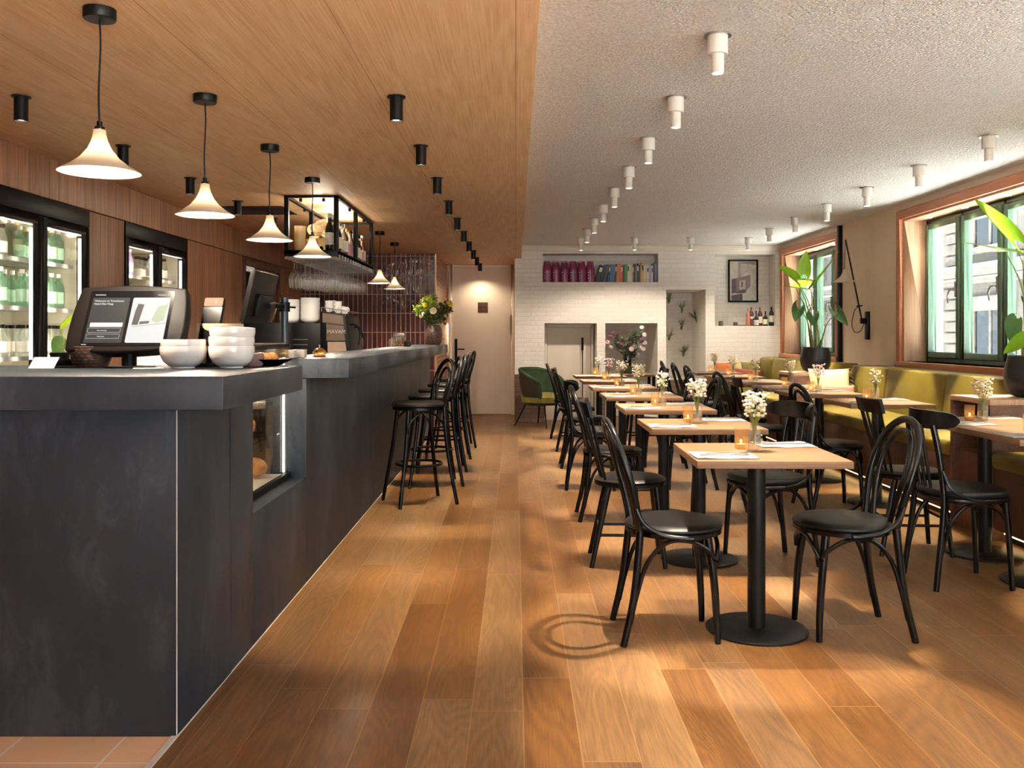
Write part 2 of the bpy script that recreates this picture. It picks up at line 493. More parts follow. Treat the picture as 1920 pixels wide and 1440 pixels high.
M['kiosk_shell'] = plain('bronze_black_shell', srgb(17,13,11), .5, var=.03, spec=.2)
M['screen_black'] = plain('black_screen_glass', srgb(10,11,15), .12, spec=.5)
M['leaf'] = None
def leaf_mat(name, c1, c2, trans=.45):
    t = NT(name)
    n = t.noise(t.coord(), 14, 4)
    c = t.ramp(n, [(.3, c1), (.7, c2)])
    t.base(c); t.rough(.38)
    tl = t.n('ShaderNodeBsdfTranslucent'); t.set(tl, 0, t.mix(.5, c, (.75, .95, .05, 1)))
    mx = t.n('ShaderNodeMixShader'); mx.inputs[0].default_value = trans
    t.L.new(t.b.outputs[0], mx.inputs[1]); t.L.new(tl.outputs[0], mx.inputs[2]); t.L.new(mx.outputs[0], t.out.inputs[0])
    return t.m
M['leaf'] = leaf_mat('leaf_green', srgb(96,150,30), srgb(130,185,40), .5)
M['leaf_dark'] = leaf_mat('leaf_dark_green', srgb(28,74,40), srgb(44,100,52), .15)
M['stem'] = plain('plant_stem', srgb(120,128,50), .5, var=.2, scale=120)
M['foliage'] = leaf_mat('foliage', srgb(70,96,34), srgb(110,124,46), .2)
M['fol_dark'] = leaf_mat('foliage_dark', srgb(38,50,34), srgb(60,72,44), .1)
M['sage'] = leaf_mat('sage_leaf', srgb(112,124,84), srgb(150,156,112), .2)
M['gyp'] = plain('cream_blossom', srgb(240,228,200), .8, var=.06, scale=60)
M['pink'] = plain('pink_blossom', srgb(196,140,150), .8, var=.1, scale=60)
M['pale_pink'] = plain('pale_pink_blossom', srgb(226,206,204), .8, var=.06)
M['yellow_fl'] = plain('yellow_blossom', srgb(210,176,50), .8)
M['soil'] = plain('soil', srgb(40,30,24), .95, var=.2, scale=80, bump=.5)
M['napkin'] = plain('white_napkin', srgb(176,170,166), .85, var=.05, scale=40, bump=.1)
M['cutlery'] = plain('cutlery_steel', srgb(150,146,142), .22, metal=1, var=.02)
M['velvet'] = plain('green_velvet', srgb(44,66,38), .85, var=.16, scale=12, bump=.05)
M['velvet_seat'] = plain('olive_velvet_seat', srgb(128,124,62), .85, var=.1, scale=12)
M['leather_brown'] = plain('dark_shell_back', srgb(46,44,36), .5, var=.1)
M['pillow_cream'] = plain('cream_pillow_fabric', srgb(206,196,146), .9, var=.05, scale=60, bump=.2)
M['pillow_pink'] = plain('terracotta_pillow_fabric', srgb(176,112,92), .9, var=.08, scale=60, bump=.2)
M['pillow_red'] = plain('russet_pillow_fabric', srgb(148,76,58), .9, var=.08, scale=60, bump=.2)
M['pillow_orange'] = plain('orange_pillow_fabric', srgb(190,112,62), .9, var=.08, scale=60, bump=.2)
M['plum'] = plain('plum_foil', srgb(112,30,76), .28, var=.2, scale=14, bump=.15, coat=.3)
M['wicker'] = brick_mat('wicker_weave', srgb(190,150,100), srgb(150,112,72), srgb(60,40,26), (PI/2, 0, 0), .022, .012, 1.0, .7, .02)
M['grey_stone'] = plain('grey_stucco', srgb(120,116,110), .8)
# ================================================================ ROOM SHELL
Z_W, Z_O = 2.51, 2.325          # white ceiling, oak ceiling
XR, XL, YB, YD, Y0 = 3.76, -2.86, 12.8, 14.0, -2.1
ob = struct(MB().box(-1.06, XR+.3, Y0-.1, YD+.2, -.1, 0).build('floor', M['floor']))
ob = struct(MB().box(-3.6, -1.06, Y0-.1, YD+.2, -.1, 0).build('floor_tiled', M['terracotta']))
struct(MB().box(.08, XR+.4, Y0-.1, YD+.2, Z_W, Z_W+.12).build('ceiling', M['popcorn']))
struct(MB().box(-3.6, .08, Y0-.1, YD+.2, Z_O, Z_W+.12).build('ceiling_oak', M['oak_ceiling'], bevel=.004))
struct(MB().box(-1.062, -1.042, Y0, 11.0, .0, .004).build('trim_1', M['white_lamp']))
# left wall, walnut boards, with openings for the coolers and a doorway
w = MB()
for y0, y1, z0, z1 in ((Y0, 4.83, 0, 2.07), (6.03, 6.585, 0, 2.07), (7.83, 9.44, 0, 2.07), (10.9, 12.2, 0, 2.07)):
    w.box(XL-.3, XL, y0, y1, z0, z1)
struct(w.build('wall_left', M['walnut'], bevel=.003))
struct(MB().box(XL-.3, XL+.004, Y0, 12.2, 2.076, Z_O).build('wall_left_upper', M['walnut'], bevel=.003))
struct(MB().box(XL-.9, XL-.62, Y0, 12.2, 0, Z_O).build('wall_left_back', M['black']))
d = struct(thing('door_1', None, None, (0,0,0)))
MB().box(XL-.02, XL+.02, 9.44, 9.50, 0, 2.03).box(XL-.02, XL+.02, 10.84, 10.9, 0, 2.03).box(XL-.02, XL+.02, 9.44, 10.9, 1.98, 2.07).build('door_frame', M['walnut_dark'], d, bevel=.003)
MB().box(XL-.3, XL-.26, 9.5, 10.84, 0, 1.98).build('door_leaf', M['black'], d)  # black sheet standing in for the darkness of the open doorway
# tiled back wall behind the bar
struct(MB().box(-3.1, -1.07, 12.06, 12.2, 0, Z_O).build('wall_back_tiled', M['tile']))
struct(MB().box(-1.13, -1.07, 12.2, YD, 0, Z_O).build('wall_tiled_return', M['tile_side']))
struct(MB().box(-1.075, -1.062, 12.052, 12.066, 0, Z_O).build('trim_2', M['brass_trim']))
# door wall
struct(MB().box(-1.2, .02, YD, YD+.15, 0, Z_O).build('wall_door', M['plaster']))
d = struct(thing('door_2', None, None, (0,0,0)))
MB().box(-1.04, -.985, YD-.05, YD, 0, 2.325).box(-.075, -.02, YD-.05, YD, 0, 2.325).box(-.985, -.075, YD-.05, YD, 2.285, 2.325).build('door_frame', M['white_paint'], d, bevel=.004)
leaf = MB().box(-.985, -.075, YD-.028, YD-.003, .015, 2.285).build('door_leaf', M['white_paint'], d, bevel=.003)
MB().box(-.945, -.905, YD-.04, YD-.028, .85, 1.18).cyl((-.925, YD-.04, 1.02), (-.925, YD-.09, 1.02), .01).box(-.93, -.79, YD-.1, YD-.082, 1.01, 1.03).build('door_handle', M['black'], d, bevel=.002)
MB().box(-.08, -.072, YD-.06, YD-.028, 1.25, 1.55).build('door_hinge', M['black'], d)

# brick wall with deep niches
def bx_(px): return (px-VPX)*YB/F_PX
def bz_(py): return CAM_H+(VPY-py)*YB/F_PX
HOLES = [  # x0,x1,z0,z1,depth
    (bx_(1017.5), bx_(1234), bz_(529), bz_(475.5), .34),
    (bx_(1021), bx_(1119), 0.0, bz_(606), .42),
    (bx_(1135), bx_(1233), 0.0, bz_(606), 1.0),
    (bx_(1249), bx_(1323), bz_(712), bz_(543), 1.0),
    (bx_(1340), bx_(1454), bz_(611), bz_(477), .34)]
X0b, X1b = -.015, XR
xs = sorted({X0b, X1b, *[h[0] for h in HOLES], *[h[1] for h in HOLES]})
zs = sorted({0.0, .68, Z_W, *[h[2] for h in HOLES], *[h[3] for h in HOLES]})
wf, wd = MB(), MB()
for i in range(len(xs)-1):
    for j in range(len(zs)-1):
        xm, zm = (xs[i]+xs[i+1])/2, (zs[j]+zs[j+1])/2
        if any(h[0] < xm < h[1] and h[2] < zm < h[3] for h in HOLES): continue
        tgt = wd if zm < .68 else wf
        tgt.add([(xs[i], YB, zs[j]), (xs[i+1], YB, zs[j]), (xs[i+1], YB, zs[j+1]), (xs[i], YB, zs[j+1])], [(0,1,2,3)])
side = MB()
for x0, x1, z0, z1, dp in HOLES:
    y1 = YB+dp
    wf.add([(x0,y1,z0),(x1,y1,z0),(x1,y1,z1),(x0,y1,z1)], [(0,1,2,3)])
    side.add([(x0,YB,z0),(x0,y1,z0),(x0,y1,z1),(x0,YB,z1)], [(0,1,2,3)])
    side.add([(x1,YB,z0),(x1,YB,z1),(x1,y1,z1),(x1,y1,z0)], [(0,1,2,3)])
    side.add([(x0,YB,z1),(x0,y1,z1),(x1,y1,z1),(x1,YB,z1)], [(0,1,2,3)])
    if z0 > 0: side.add([(x0,YB,z0),(x1,YB,z0),(x1,y1,z0),(x0,y1,z0)], [(0,1,2,3)])
wf.add([(X0b,YB,0),(X0b,YD+.1,0),(X0b,YD+.1,Z_W),(X0b,YB,Z_W)], [(0,1,2,3)])
wf.box(X0b, X1b, YD+.02, YD+.15, 0, Z_W)
struct(wf.build('wall_back', M['brick'], smooth=False))
struct(wd.build('wall_back_lower', M['brick_brown'], smooth=False))
struct(side.build('wall_back_reveals', M['brick_side'], smooth=False))
struct(MB().box(X0b, XR, YB-.035, YB, Z_W-.085, Z_W-.0005).build('trim_3', M['white_paint'], bevel=.01))
# white cupboard door inside the low niche
d = struct(thing('door_3', None, None, (0,0,0)))
x0, x1 = bx_(1021)+.012, bx_(1119)-.02
MB().box(x0, x0+.035, YB+.33, YB+.4, 0, 1.385).box(x1-.035, x1, YB+.33, YB+.4, 0, 1.385).box(x0, x1, YB+.33, YB+.4, 1.35, 1.40).build('door_frame', M['white_paint'], d, bevel=.005)
MB().box(x0+.04, x1-.04, YB+.35, YB+.38, .0, 1.345).build('door_leaf', M['white_paint'], d, bevel=.004)
MB().cyl((.97, YB+.30, .1), (.97, YB+.30, 1.02), .007).cyl((.97, YB+.30, 1.02), (.97, YB+.30, 1.2), .016).build('door_rod', M['black'], d)

# right wall
W4_FILL = (-1.2, 4.1); W1 = (5.9, 8.75); W2 = (10.5, 12.62); ZB, ZT = .985, 2.36
w = MB().box(XR, 4.15, Y0, YD+.1, 0, ZB).box(XR, 4.15, Y0, YD+.1, ZT, Z_W)
for y0, y1 in ((Y0, W4_FILL[0]), (W4_FILL[1], W1[0]), (W1[1], W2[0]), (W2[1], YD+.1)): w.box(XR, 4.15, y0, y1, ZB, ZT)
struct(w.build('wall_right', M['plaster'], smooth=False))

def window(n, y0, y1, ns):
    r = struct(thing('window_%d' % n, None, None, (0,0,0)))
    s = MB()
    s.box(XR-.04, XR, y0-.07, y0, ZB-.07, ZT+.08).box(XR-.04, XR, y1, y1+.07, ZB-.07, ZT+.08)
    s.box(XR-.04, XR, y0, y1, ZT, ZT+.08)
    s.build('window_surround', M['frame_wood'], r, bevel=.003)
    MB().box(XR-.06, XR+.24, y0-.07, y1+.07, ZB-.07, ZB).build('window_sill', M['frame_wood'], r, bevel=.004)
    l = MB().box(XR, 4.0, y1-.018, y1, ZB, ZT).box(XR, 4.0, y0, y0+.018, ZB, ZT).box(XR, 4.0, y0+.018, y1-.018, ZT-.018, ZT)
    l.build('window_lining', M['reveal'], r, bevel=.002)
    a, b = y0+.018, y1-.018; z0, z1 = ZB, ZT-.018
    f = MB().box(3.98, 4.06, a, a+.035, z0, z1).box(3.98, 4.06, b-.035, b, z0, z1).box(3.98, 4.06, a, b, z0, z0+.04).box(3.98, 4.06, a, b, z1-.04, z1)
    wS = (b-a)/ns
    for k in range(1, ns): f.box(3.98, 4.06, a+wS*k-.02, a+wS*k+.02, z0, z1)
    f.build('window_frame', M['green_frame'], r, bevel=.003)
    for k in range(ns):
        u0, u1 = a+wS*k+.022, a+wS*(k+1)-.022
        if k == 0: u0 += .014
        if k == ns-1: u1 -= .014
        q0, q1 = z0+.042, z1-.042
        t = .052
        sh = MB().box(3.955, 4.03, u0, u0+t, q0, q1).box(3.955, 4.03, u1-t, u1, q0, q1).box(3.955, 4.03, u0+t, u1-t, q0, q0+t).box(3.955, 4.03, u0+t, u1-t, q1-t, q1)
        so = sh.build('sash', M['green_frame'], r, bevel=.004)
        MB().box(3.996, 4.002, u0+t-.004, u1-t+.004, q0+t-.004, q1-t+.004).build('pane', M['pane'], so, smooth=False)
        hy = u0+t*.5
        MB().box(3.935, 3.955, hy-.014, hy+.014, 1.58, 1.72).cyl((3.935, hy, 1.64), (3.905, hy, 1.64), .009).tube(spline([(3.905, hy, 1.645), (3.895, hy+.03, 1.63), (3.893, hy+.05, 1.58), (3.895, hy+.04, 1.52)]), .008).build('handle', M['steel'], so)
    for k in range(int((y1-y0)/.68)):
        yy = y1-.28-.68*k
        if yy < y0+.1: break
        MB().lathe([(.0, ZT-.021), (.028, ZT-.021), (.03, ZT-.0185)], 16, cx=3.88, cy=yy).build('downlight', M['spot_glow'], r)
        ld = bpy.data.lights.new('downlight_lamp', 'SPOT'); ld.energy = 5; ld.color = WARM; ld.spot_size = 1.9; ld.spot_blend = .6; ld.shadow_soft_size = .02
        lo = bpy.data.objects.new('downlight_lamp', ld); lo.location = (3.88, yy, ZT-.03); COL.objects.link(lo); lo.parent = r
    return r
window(1, W1[0], W1[1], 4)
window(4, W4_FILL[0], W4_FILL[1], 7)  # unseen window, added to bring daylight onto the ceiling
window(2, W2[0], W2[1], 3)
tag(MB().box(XR-.045, XR, W2[0]-.13, W2[0]-.075, .93, 2.5).build('steel_profile', M['black'], bevel=.003), 'tall narrow black steel profile running up beside the far window', 'trim')  # narrow dark strip along the near edge of the far window
# wall behind the camera; unseen window opening shaped to keep daylight off the bar
w = MB().box(-3.6, 4.15, Y0-.2, Y0, 0, .2).box(-3.6, 4.15, Y0-.2, Y0, 2.35, 2.62).box(-3.6, .1, Y0-.2, Y0, .2, 2.35).box(3.5, 4.15, Y0-.2, Y0, .2, 2.35)
struct(w.build('wall_front', M['plaster'], smooth=False))
r = struct(thing('window_3', None, None))
f = MB()
for x in (.1, 1.2, 2.35, 3.45): f.box(x, x+.05, Y0-.12, Y0-.06, .2, 2.35)
f.box(.1, 3.5, Y0-.12, Y0-.06, .2, .26).box(.1, 3.5, Y0-.12, Y0-.06, 2.29, 2.35)
f.build('window_frame', M['green_frame'], r)
M['pavement_grey'] = plain('grey_pavement', srgb(120,118,116), .9, var=.05)
M['pavement'] = plain('pale_pavement', srgb(204,203,202), .9, var=.05)
# outdoors: street, facade across
struct(MB().box(-30, 4.15, -40, Y0-.2, -.4, -.3).build('ground_pavement', M['pavement_grey'], smooth=False))
struct(MB().box(4.15, 7.6, -8, 4.4, -.3, -.26).box(4.15, 5.35, 4.4, 14, -.3, -.26).build('ground_sidewalk', M['pavement'], smooth=False))  # pale ground strips added as bounce surfaces to brighten the ceiling
struct(MB().box(4.15, 60, -20, 90, -.4, -.3).build('ground_street', plain('asphalt', srgb(66,65,64), .9), smooth=False))
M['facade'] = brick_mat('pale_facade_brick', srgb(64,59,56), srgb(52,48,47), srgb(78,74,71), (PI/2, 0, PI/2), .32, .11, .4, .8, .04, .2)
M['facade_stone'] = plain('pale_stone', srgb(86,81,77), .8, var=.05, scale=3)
b = thing('brick_building', 'pale brick building with stone quoins across the street outside the windows', 'building', (8.0, 20, 0))
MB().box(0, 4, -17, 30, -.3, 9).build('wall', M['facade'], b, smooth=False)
q = MB()
for y in (-6.2, -3.5, 2.2, 5.5, 10):
    for k in range(40):
        q.box(-.07 if k % 2 else -.05, .02, y-(.26 if k % 2 else .2), y+(.26 if k % 2 else .2), -.3+k*.2, -.3+k*.2+.17)
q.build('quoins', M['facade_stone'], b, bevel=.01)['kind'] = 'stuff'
for y in (-8.2, -4.85, -.6, 3.9, 7.7):
    for z in (-.05, 2.75, 5.6):
        wi = MB().box(-.05, .02, y-.62, y-.5, z, z+1.7).box(-.05, .02, y+.5, y+.62, z, z+1.7).box(-.1, .02, y-.7, y+.7, z-.12, z).box(-.12, .02, y-.75, y+.75, z+1.7, z+1.95).box(-.04, .02, y-.03, y+.03, z, z+1.7).box(-.04, .02, y-.5, y+.5, z+.9, z+.96).build('window', M['facade_stone'], b, bevel=.008)
        MB().box(-.02, -.005, y-.5, y+.5, z, z+1.7).build('pane', M['screen_black'], wi, smooth=False)
MB().box(-.22, 0, -17, 30, 2.25, 2.45).box(-.15, 0, -17, 30, 2.12, 2.25).build('ledge', M['facade_stone'], b, bevel=.02)
for y in (-2.9, 6.2):
    MB().cyl((-.12, y, -.3), (-.12, y, 9), .05).build('drainpipe', M['steel'], b)

# ================================================================ BAR
bar = thing('bar_counter', 'long dark concrete bar counter with thick overhanging top', 'bar counter', (-1.045, 2.78, 0))
ox, oy = -1.045, 2.78
def B(x0,x1,y0,y1,z0,z1): return (x0-ox, x1-ox, y0-oy, y1-oy, z0, z1)
MB().box(*B(-2.855, -1.045, 2.78, 3.3, 0, 1.025)).box(*B(-1.5, -1.045, 3.3, 3.588, 0, 1.025)).build('front_panel', M['concrete'], bar, bevel=.003)
MB().box(*B(-1.3, -1.045, 3.592, 4.497, 0, .53)).build('side_panel', M['concrete'], bar, bevel=.003)
MB().box(*B(-1.25, -1.045, 4.5, 10.98, 0, 1.022)).build('side_panel', M['concrete'], bar, bevel=.003)
MB().box(*B(-2.855, -.833, 2.568, 3.52, 1.025, 1.122)).build('countertop', M['concrete'], bar, bevel=.004)
MB().box(*B(-1.25, -.833, 4.5, 11.04, 1.024, 1.122)).build('countertop', M['concrete'], bar, bevel=.004)
MB().box(*B(-1.95, -1.255, 4.6, 11.0, .86, .9)).box(*B(-1.95, -1.93, 4.6, 11.0, 0, .86)).build('work_bench', M['steel'], bar, bevel=.003)
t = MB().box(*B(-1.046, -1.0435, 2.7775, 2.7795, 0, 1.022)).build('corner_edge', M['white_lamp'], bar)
# display case set in the bar
dc = thing('display_case', 'lit glass display case with black rim set into the bar side', 'display case', (-1.135, 3.6, .53))
MB().box(-.01, .015, 0, .89, 0, .03).box(-.42, .015, 0, .02, .645, .665).box(-.42, .015, .87, .89, .645, .665).box(-.01, .015, 0, .89, .645, .665).box(-.42, -.4, 0, .89, .645, .665).box(-.42, .015, 0, .02, .0, .03).box(-.42, -.4, 0, .02, 0, .66).box(-.01, .015, 0, .02, 0, .66).build('case_frame', M['black'], dc, bevel=.002)
MB().box(0, .006, .005, .885, .03, .645).box(-.4, 0, .88, .886, .03, .645).build('glass_panel', M['fridge_glass'], dc, smooth=False)
MB().box(-.42, -.40, 0, .89, 0, .645).box(-.4, -.012, 0, .012, 0, .56).box(-.4, -.012, .012, .87, .0, .02).build('case_lining', M['white_lamp'], dc)
for z in (.22, .42): MB().box(-.38, -.03, .02, .86, z, z+.008).build('shelf', M['fridge_glass'], dc, smooth=False)
MB().box(-.02, -.012, .862, .876, .03, .6).build('led_strip', M['led_cold'], dc)
ld = bpy.data.lights.new('case_lamp', 'AREA'); ld.energy = 5; ld.color = (1,.85,.65); ld.size = .3; ld.size_y = .6; ld.shape = 'RECTANGLE'
lo = bpy.data.objects.new('case_lamp', ld); lo.location = (-.2, .45, .63); COL.objects.link(lo); lo.parent = dc
loaf = MB().sphere((0,0,.05), .06, 12, 8, .75, 1.3, .9).build('pastry', plain('baked_crust', srgb(190,130,70), .6, var=.2, scale=30, bump=.3))
tag(loaf, 'golden brown pastry lying in the glass display case', 'pastry', 'pastries in the display case')
loaf.location = (-1.3, 3.75, .55)
PT = ['second on the lower tier', 'third on the lower tier', 'last on the lower tier', 'first on the middle tier', 'second on the middle tier', 'third on the middle tier', 'first on the upper tier', 'second on the upper tier']
loaf['label'] = 'golden brown pastry, first on the lower tier of the display case'
for k, (x, y, z) in enumerate([(-1.28,3.95,.55), (-1.32,4.2,.55), (-1.26,4.36,.55), (-1.3,3.8,.758), (-1.28,4.05,.758), (-1.3,4.3,.758), (-1.28,3.85,.958), (-1.3,4.2,.958)]):
    c = loaf.copy(); COL.objects.link(c); c.location = (x, y, z); c.rotation_euler = (0, 0, k*1.1); c['label'] = 'golden brown pastry, %s of the display case' % PT[k]

# ================================================================ COOLERS
def cooler(y0, y1, label):
    r = thing('drinks_cooler', label, 'cooler', (XL, y0, 0))
    W = y1-y0; D = .5; zt = 2.07
    MB().box(-D-.03, -D, 0, W, 0, zt).box(-D, -.02, 0, .02, 0, zt).box(-D, -.02, W-.02, W, 0, zt).box(-D, -.02, 0, W, zt-.13, zt).box(-D, -.02, 0, W, 0, .12).build('cabinet', M['black'], r, bevel=.003)
    MB().box(-D, -D+.006, .02, W-.02, .12, zt-.13).box(-D, -.07, .02, .026, .12, zt-.13).box(-D, -.07, W-.026, W-.02, .12, zt-.13).box(-D, -.07, .02, W-.02, zt-.136, zt-.13).build('lining', M['cool_lining'], r)
    MB().box(-.02, .012, 0, W, zt-.11, zt).build('header', M['black'], r, bevel=.003)
    for z in SH_Z:
        s = MB()
        for k in range(12): s.cyl((-D+.02, .03+(W-.06)*k/11, z-.004), (-.09, .03+(W-.06)*k/11, z-.004), .002, n=5)
        s.box(-.095, -.088, .03, W-.03, z-.014, z+.012).box(-D+.02, -D+.03, .03, W-.03, z-.008, z)
        s.build('wire_shelf', M['steel'], r)
    for k in range(2):
        a, b = W*k/2+.004, W*(k+1)/2-.004
        dr = MB().box(-.02, .012, a, a+.05, .1, zt-.115).box(-.02, .012, b-.05, b, .1, zt-.115).box(-.02, .012, a+.05, b-.05, .1, .16).box(-.02, .012, a+.05, b-.05, zt-.17, zt-.115).build('door', M['black'], r, bevel=.003)
        MB().box(-.006, 0, a+.048, b-.048, .158, zt-.168).build('pane', M['fridge_glass'], dr, smooth=False)
        MB().box(-.045, -.03, b-.045, b-.022, .18, zt-.19).box(-.045, -.03, a+.03, b-.03, zt-.17, zt-.16).build('led_strip', M['led_cold'], r)
    for k in range(2):
        ld = bpy.data.lights.new('cooler_lamp', 'AREA'); ld.energy = 6.5; ld.color = (1,.92,.78); ld.shape = 'RECTANGLE'; ld.size = .1; ld.size_y = 1.6
        lo = bpy.data.objects.new('cooler_lamp', ld); lo.location = (-.07, W*(k+.5)/2, 1.05)
        lo.rotation_euler = (PI/2, 0, PI/2); COL.objects.link(lo); lo.parent = r
    return r
SH_Z = (.42, .76, 1.10, 1.40, 1.69)
M['cool_lining'] = plain('cooler_lining', srgb(190,180,160), .35, var=.05, scale=3)
cooler(4.83, 6.03, 'tall lit double-door drinks cooler nearest the camera, built into the walnut wall')
cooler(6.585, 7.83, 'tall lit double-door drinks cooler farther back, built into the walnut wall')
def bottle_mb(r, h, neck=.33, shoulder=.62):
    nr = r*neck
    return MB().lathe([(r*.9, 0), (r, .006), (r, h*shoulder), (r*.86, h*(shoulder+.07)), (nr*1.15, h*(shoulder+.2)), (nr, h*.93), (nr*1.25, h*.95), (nr*1.25, h), (0, h)], 12)
def make_bottle(name, r, h, body, lab, cap, neck=.33, shoulder=.62, lz=(.18,.5)):
    o = bottle_mb(r, h, neck, shoulder).build(name, body)
    if lab: MB().openlathe([(r*1.02, h*lz[0]), (r*1.02, h*lz[1])], 12).build('label', lab, o)
    if cap: MB().lathe([(r*neck*1.35, h*.9), (r*neck*1.35, h*1.005), (0, h*1.005)], 10).build('cap', cap, o)
    return o
def dupm(src, loc, label, cat, group=None, rz=0, rot=None, s=None):
    c = dup(src, Vector(loc), rz, label, group)
    c['category'] = cat
    if rot: c.rotation_euler = rot
    if s: c.scale = (s, s, s)
    return c
M['mint'] = plain('mint_plastic', srgb(168,206,176), .3, var=.1)
M['lilac'] = plain('lilac_plastic', srgb(176,150,206), .35, var=.1)
protos = []
gb = make_bottle('water_bottle', .034, .24, M['green_glass'], M['mint'], M['white_lamp']); protos.append(gb)
cb = make_bottle('juice_bottle', .036, .2, M['clear_bottle'], M['label'], M['black'], .5, .6)
lb = make_bottle('lilac_bottle', .036, .22, M['lilac'], M['label'], M['white_lamp'], .5, .6)
ab = make_bottle('beer_bottle', .031, .23, M['brown_glass'], M['label'], M['brass'])
kinds = {'g': (gb, 'green glass water bottle'), 'c': (cb, 'clear juice bottle'), 'l': (lb, 'lilac drink bottle'), 'b': (ab, 'brown beer bottle')}
SHN = ['bottom', 'second', 'third', 'fourth', 'top']
used = set()
plan = [(4.83, 'near', ['c','b','c','g','c'], ['g','c','c','g','g']), (6.585, 'far', ['c','b','c','l','l'], ['c','g','c','b','c'])]
for y0, wh, left, right in plan:
    W = 1.2 if wh == 'near' else 1.245
    for si in range(1, 5):
        for side_, kk in (('left', left[si]), ('right', right[si])):
            src, nm = kinds[kk]
            base = y0+.12 if side_ == 'left' else y0+W/2+.1
            js = range(5) if side_ == 'left' else (range(6) if si < 4 else range(2, 6))
            for j in js:
                for row in range(2):
                    loc = (XL-.17-.12*row, base+.088*j+(.02 if row else 0), SH_Z[si]+.001)
                    lab = '%s, %s shelf, %s cooler, %s half, %s from left, %s' % (nm, SHN[si], 'nearer' if wh == 'near' else 'farther', side_, ['first', 'second', 'third', 'fourth', 'fifth', 'sixth'][j-js[0]], 'rear row' if row else 'front')
                    grp = '%ss, %s shelf %s, %s cooler' % (nm, SHN[si], side_, wh)
                    if src.name not in used and 'label' not in src:
                        src.location = loc; tag(src, lab, 'bottle', grp); used.add(src.name)
                    else: dupm(src, loc, lab, 'bottle', grp)

# ================================================================ PENDANTS AND SPOTS
shade_prof = [(.0195, .142), (.021, .125), (.026, .105), (.038, .078), (.062, .048), (.098, .02), (.126, .004), (.130, 0.0)]
def lamp_light(par, loc, kind, e, col, size=.03, spot=None, blend=.4, rot=(0,0,0)):
    ld = bpy.data.lights.new('lamp', kind); ld.energy = e; ld.color = col; ld.shadow_soft_size = size
    if spot: ld.spot_size = spot; ld.spot_blend = blend
    lo = bpy.data.objects.new('lamp', ld); lo.location = loc; lo.rotation_euler = rot; COL.objects.link(lo); lo.parent = par
    return lo
def shade_mesh():
    pr = shade_prof + [(r-.003, z) for r, z in reversed(shade_prof[:-1])]
    inner = [(.127, .001)] + [(max(r-.004, .008), z+.0005) for r, z in reversed(shade_prof[:-1])]
    return MB().openlathe(shade_prof + inner, 40)
def make_pendant():
    t = thing('pendant_lamp', '', 'lamp')
    MB().lathe([(.0, 2.324), (.052, 2.324), (.052, 2.292), (.049, 2.288), (0, 2.288)], 28).build('ceiling_rose', M['black'], t)
    MB().tube(spline([(0,0,2.29), (.003,0,2.2), (-.003,0,2.05), (0,0,1.93)]), .0034, 8).build('cord', M['black'], t)
    MB().lathe([(0,1.921), (.012,1.921), (.016,1.925), (.016,1.932), (.009,1.934), (.009,1.95), (0,1.95)], 16).build('cord_grip', M['black'], t)
    s = shade_mesh().build('lamp_shade', M['opal'], t); s.location = (0, 0, 1.78)
    MB().sphere((0, 0, 1.85), .02, 12, 8, 1.2).build('bulb', M['bulb'], t)
    lamp_light(t, (0, 0, 1.825), 'POINT', W_PENDANT, WARM, .025)
    return t
p0 = make_pendant()
PN = ['the nearest of the row over the bar', 'second from the front over the bar', 'third from the front over the bar', 'in front of the glass rack over the bar', 'fifth from the front, beside the glass rack', 'sixth from the front, behind the glass rack', 'second from the far end of the bar', 'last of the row at the far end of the bar']
for k in range(8):
    y = 3.0+1.075*k
    if k > 3: y = [7.33, 8.4, 9.45, 10.6][k-4]
    lab = 'white flared porcelain pendant lamp, ' + PN[k]
    if k == 0: p0.location = (-1.385, y, 0); p0['label'] = lab; p0['group'] = 'pendant lamps over the bar'
    else:
        if k in (4, 5): continue
        dup(p0, (-1.405 if k < 6 else -1.425, y, 0), None, lab)

def make_spot(black):
    t = thing('ceiling_spotlight', '', 'spotlight')
    if black:
        MB().lathe([(0, Z_O-.0005), (.042, Z_O-.0005), (.042, Z_O-.005), (0, Z_O-.005)], 20).build('flange', M['black'], t)
        MB().openlathe([(.0, Z_O-.005), (.03, Z_O-.005), (.03, Z_O-.113), (.026, Z_O-.113), (.026, Z_O-.1), (0, Z_O-.1)], 20).build('cylinder_body', M['black'], t)
        MB().lathe([(0, Z_O-.104), (.024, Z_O-.104), (.024, Z_O-.101), (0, Z_O-.101)], 16).build('lens', M['spot_glow'], t)
        lamp_light(t, (0, 0, Z_O-.125), 'SPOT', W_BLACK_SPOT, WARMER, .018, .78, .6)
    else:
        MB().lathe([(0, Z_W-.0005), (.058, Z_W-.0005), (.058, Z_W-.006), (0, Z_W-.006)], 24).build('flange', M['steel'], t)
        MB().lathe([(0, Z_W-.006), (.043, Z_W-.006), (.043, Z_W-.08), (.04, Z_W-.083), (0, Z_W-.083)], 24).build('housing', M['white_lamp'], t)
        MB().openlathe([(0, Z_W-.083), (.027, Z_W-.083), (.027, Z_W-.163), (.023, Z_W-.163), (.023, Z_W-.15), (0, Z_W-.15)], 20).build('cylinder_body', M['white_lamp'], t)
        MB().lathe([(0, Z_W-.154), (.021, Z_W-.154), (.021, Z_W-.151), (0, Z_W-.151)], 16).build('lens', M['spot_glow'], t)
        lamp_light(t, (0, 0, Z_W-.175), 'SPOT', W_WHITE_SPOT, WARM, .012, .74, .3)
    return t
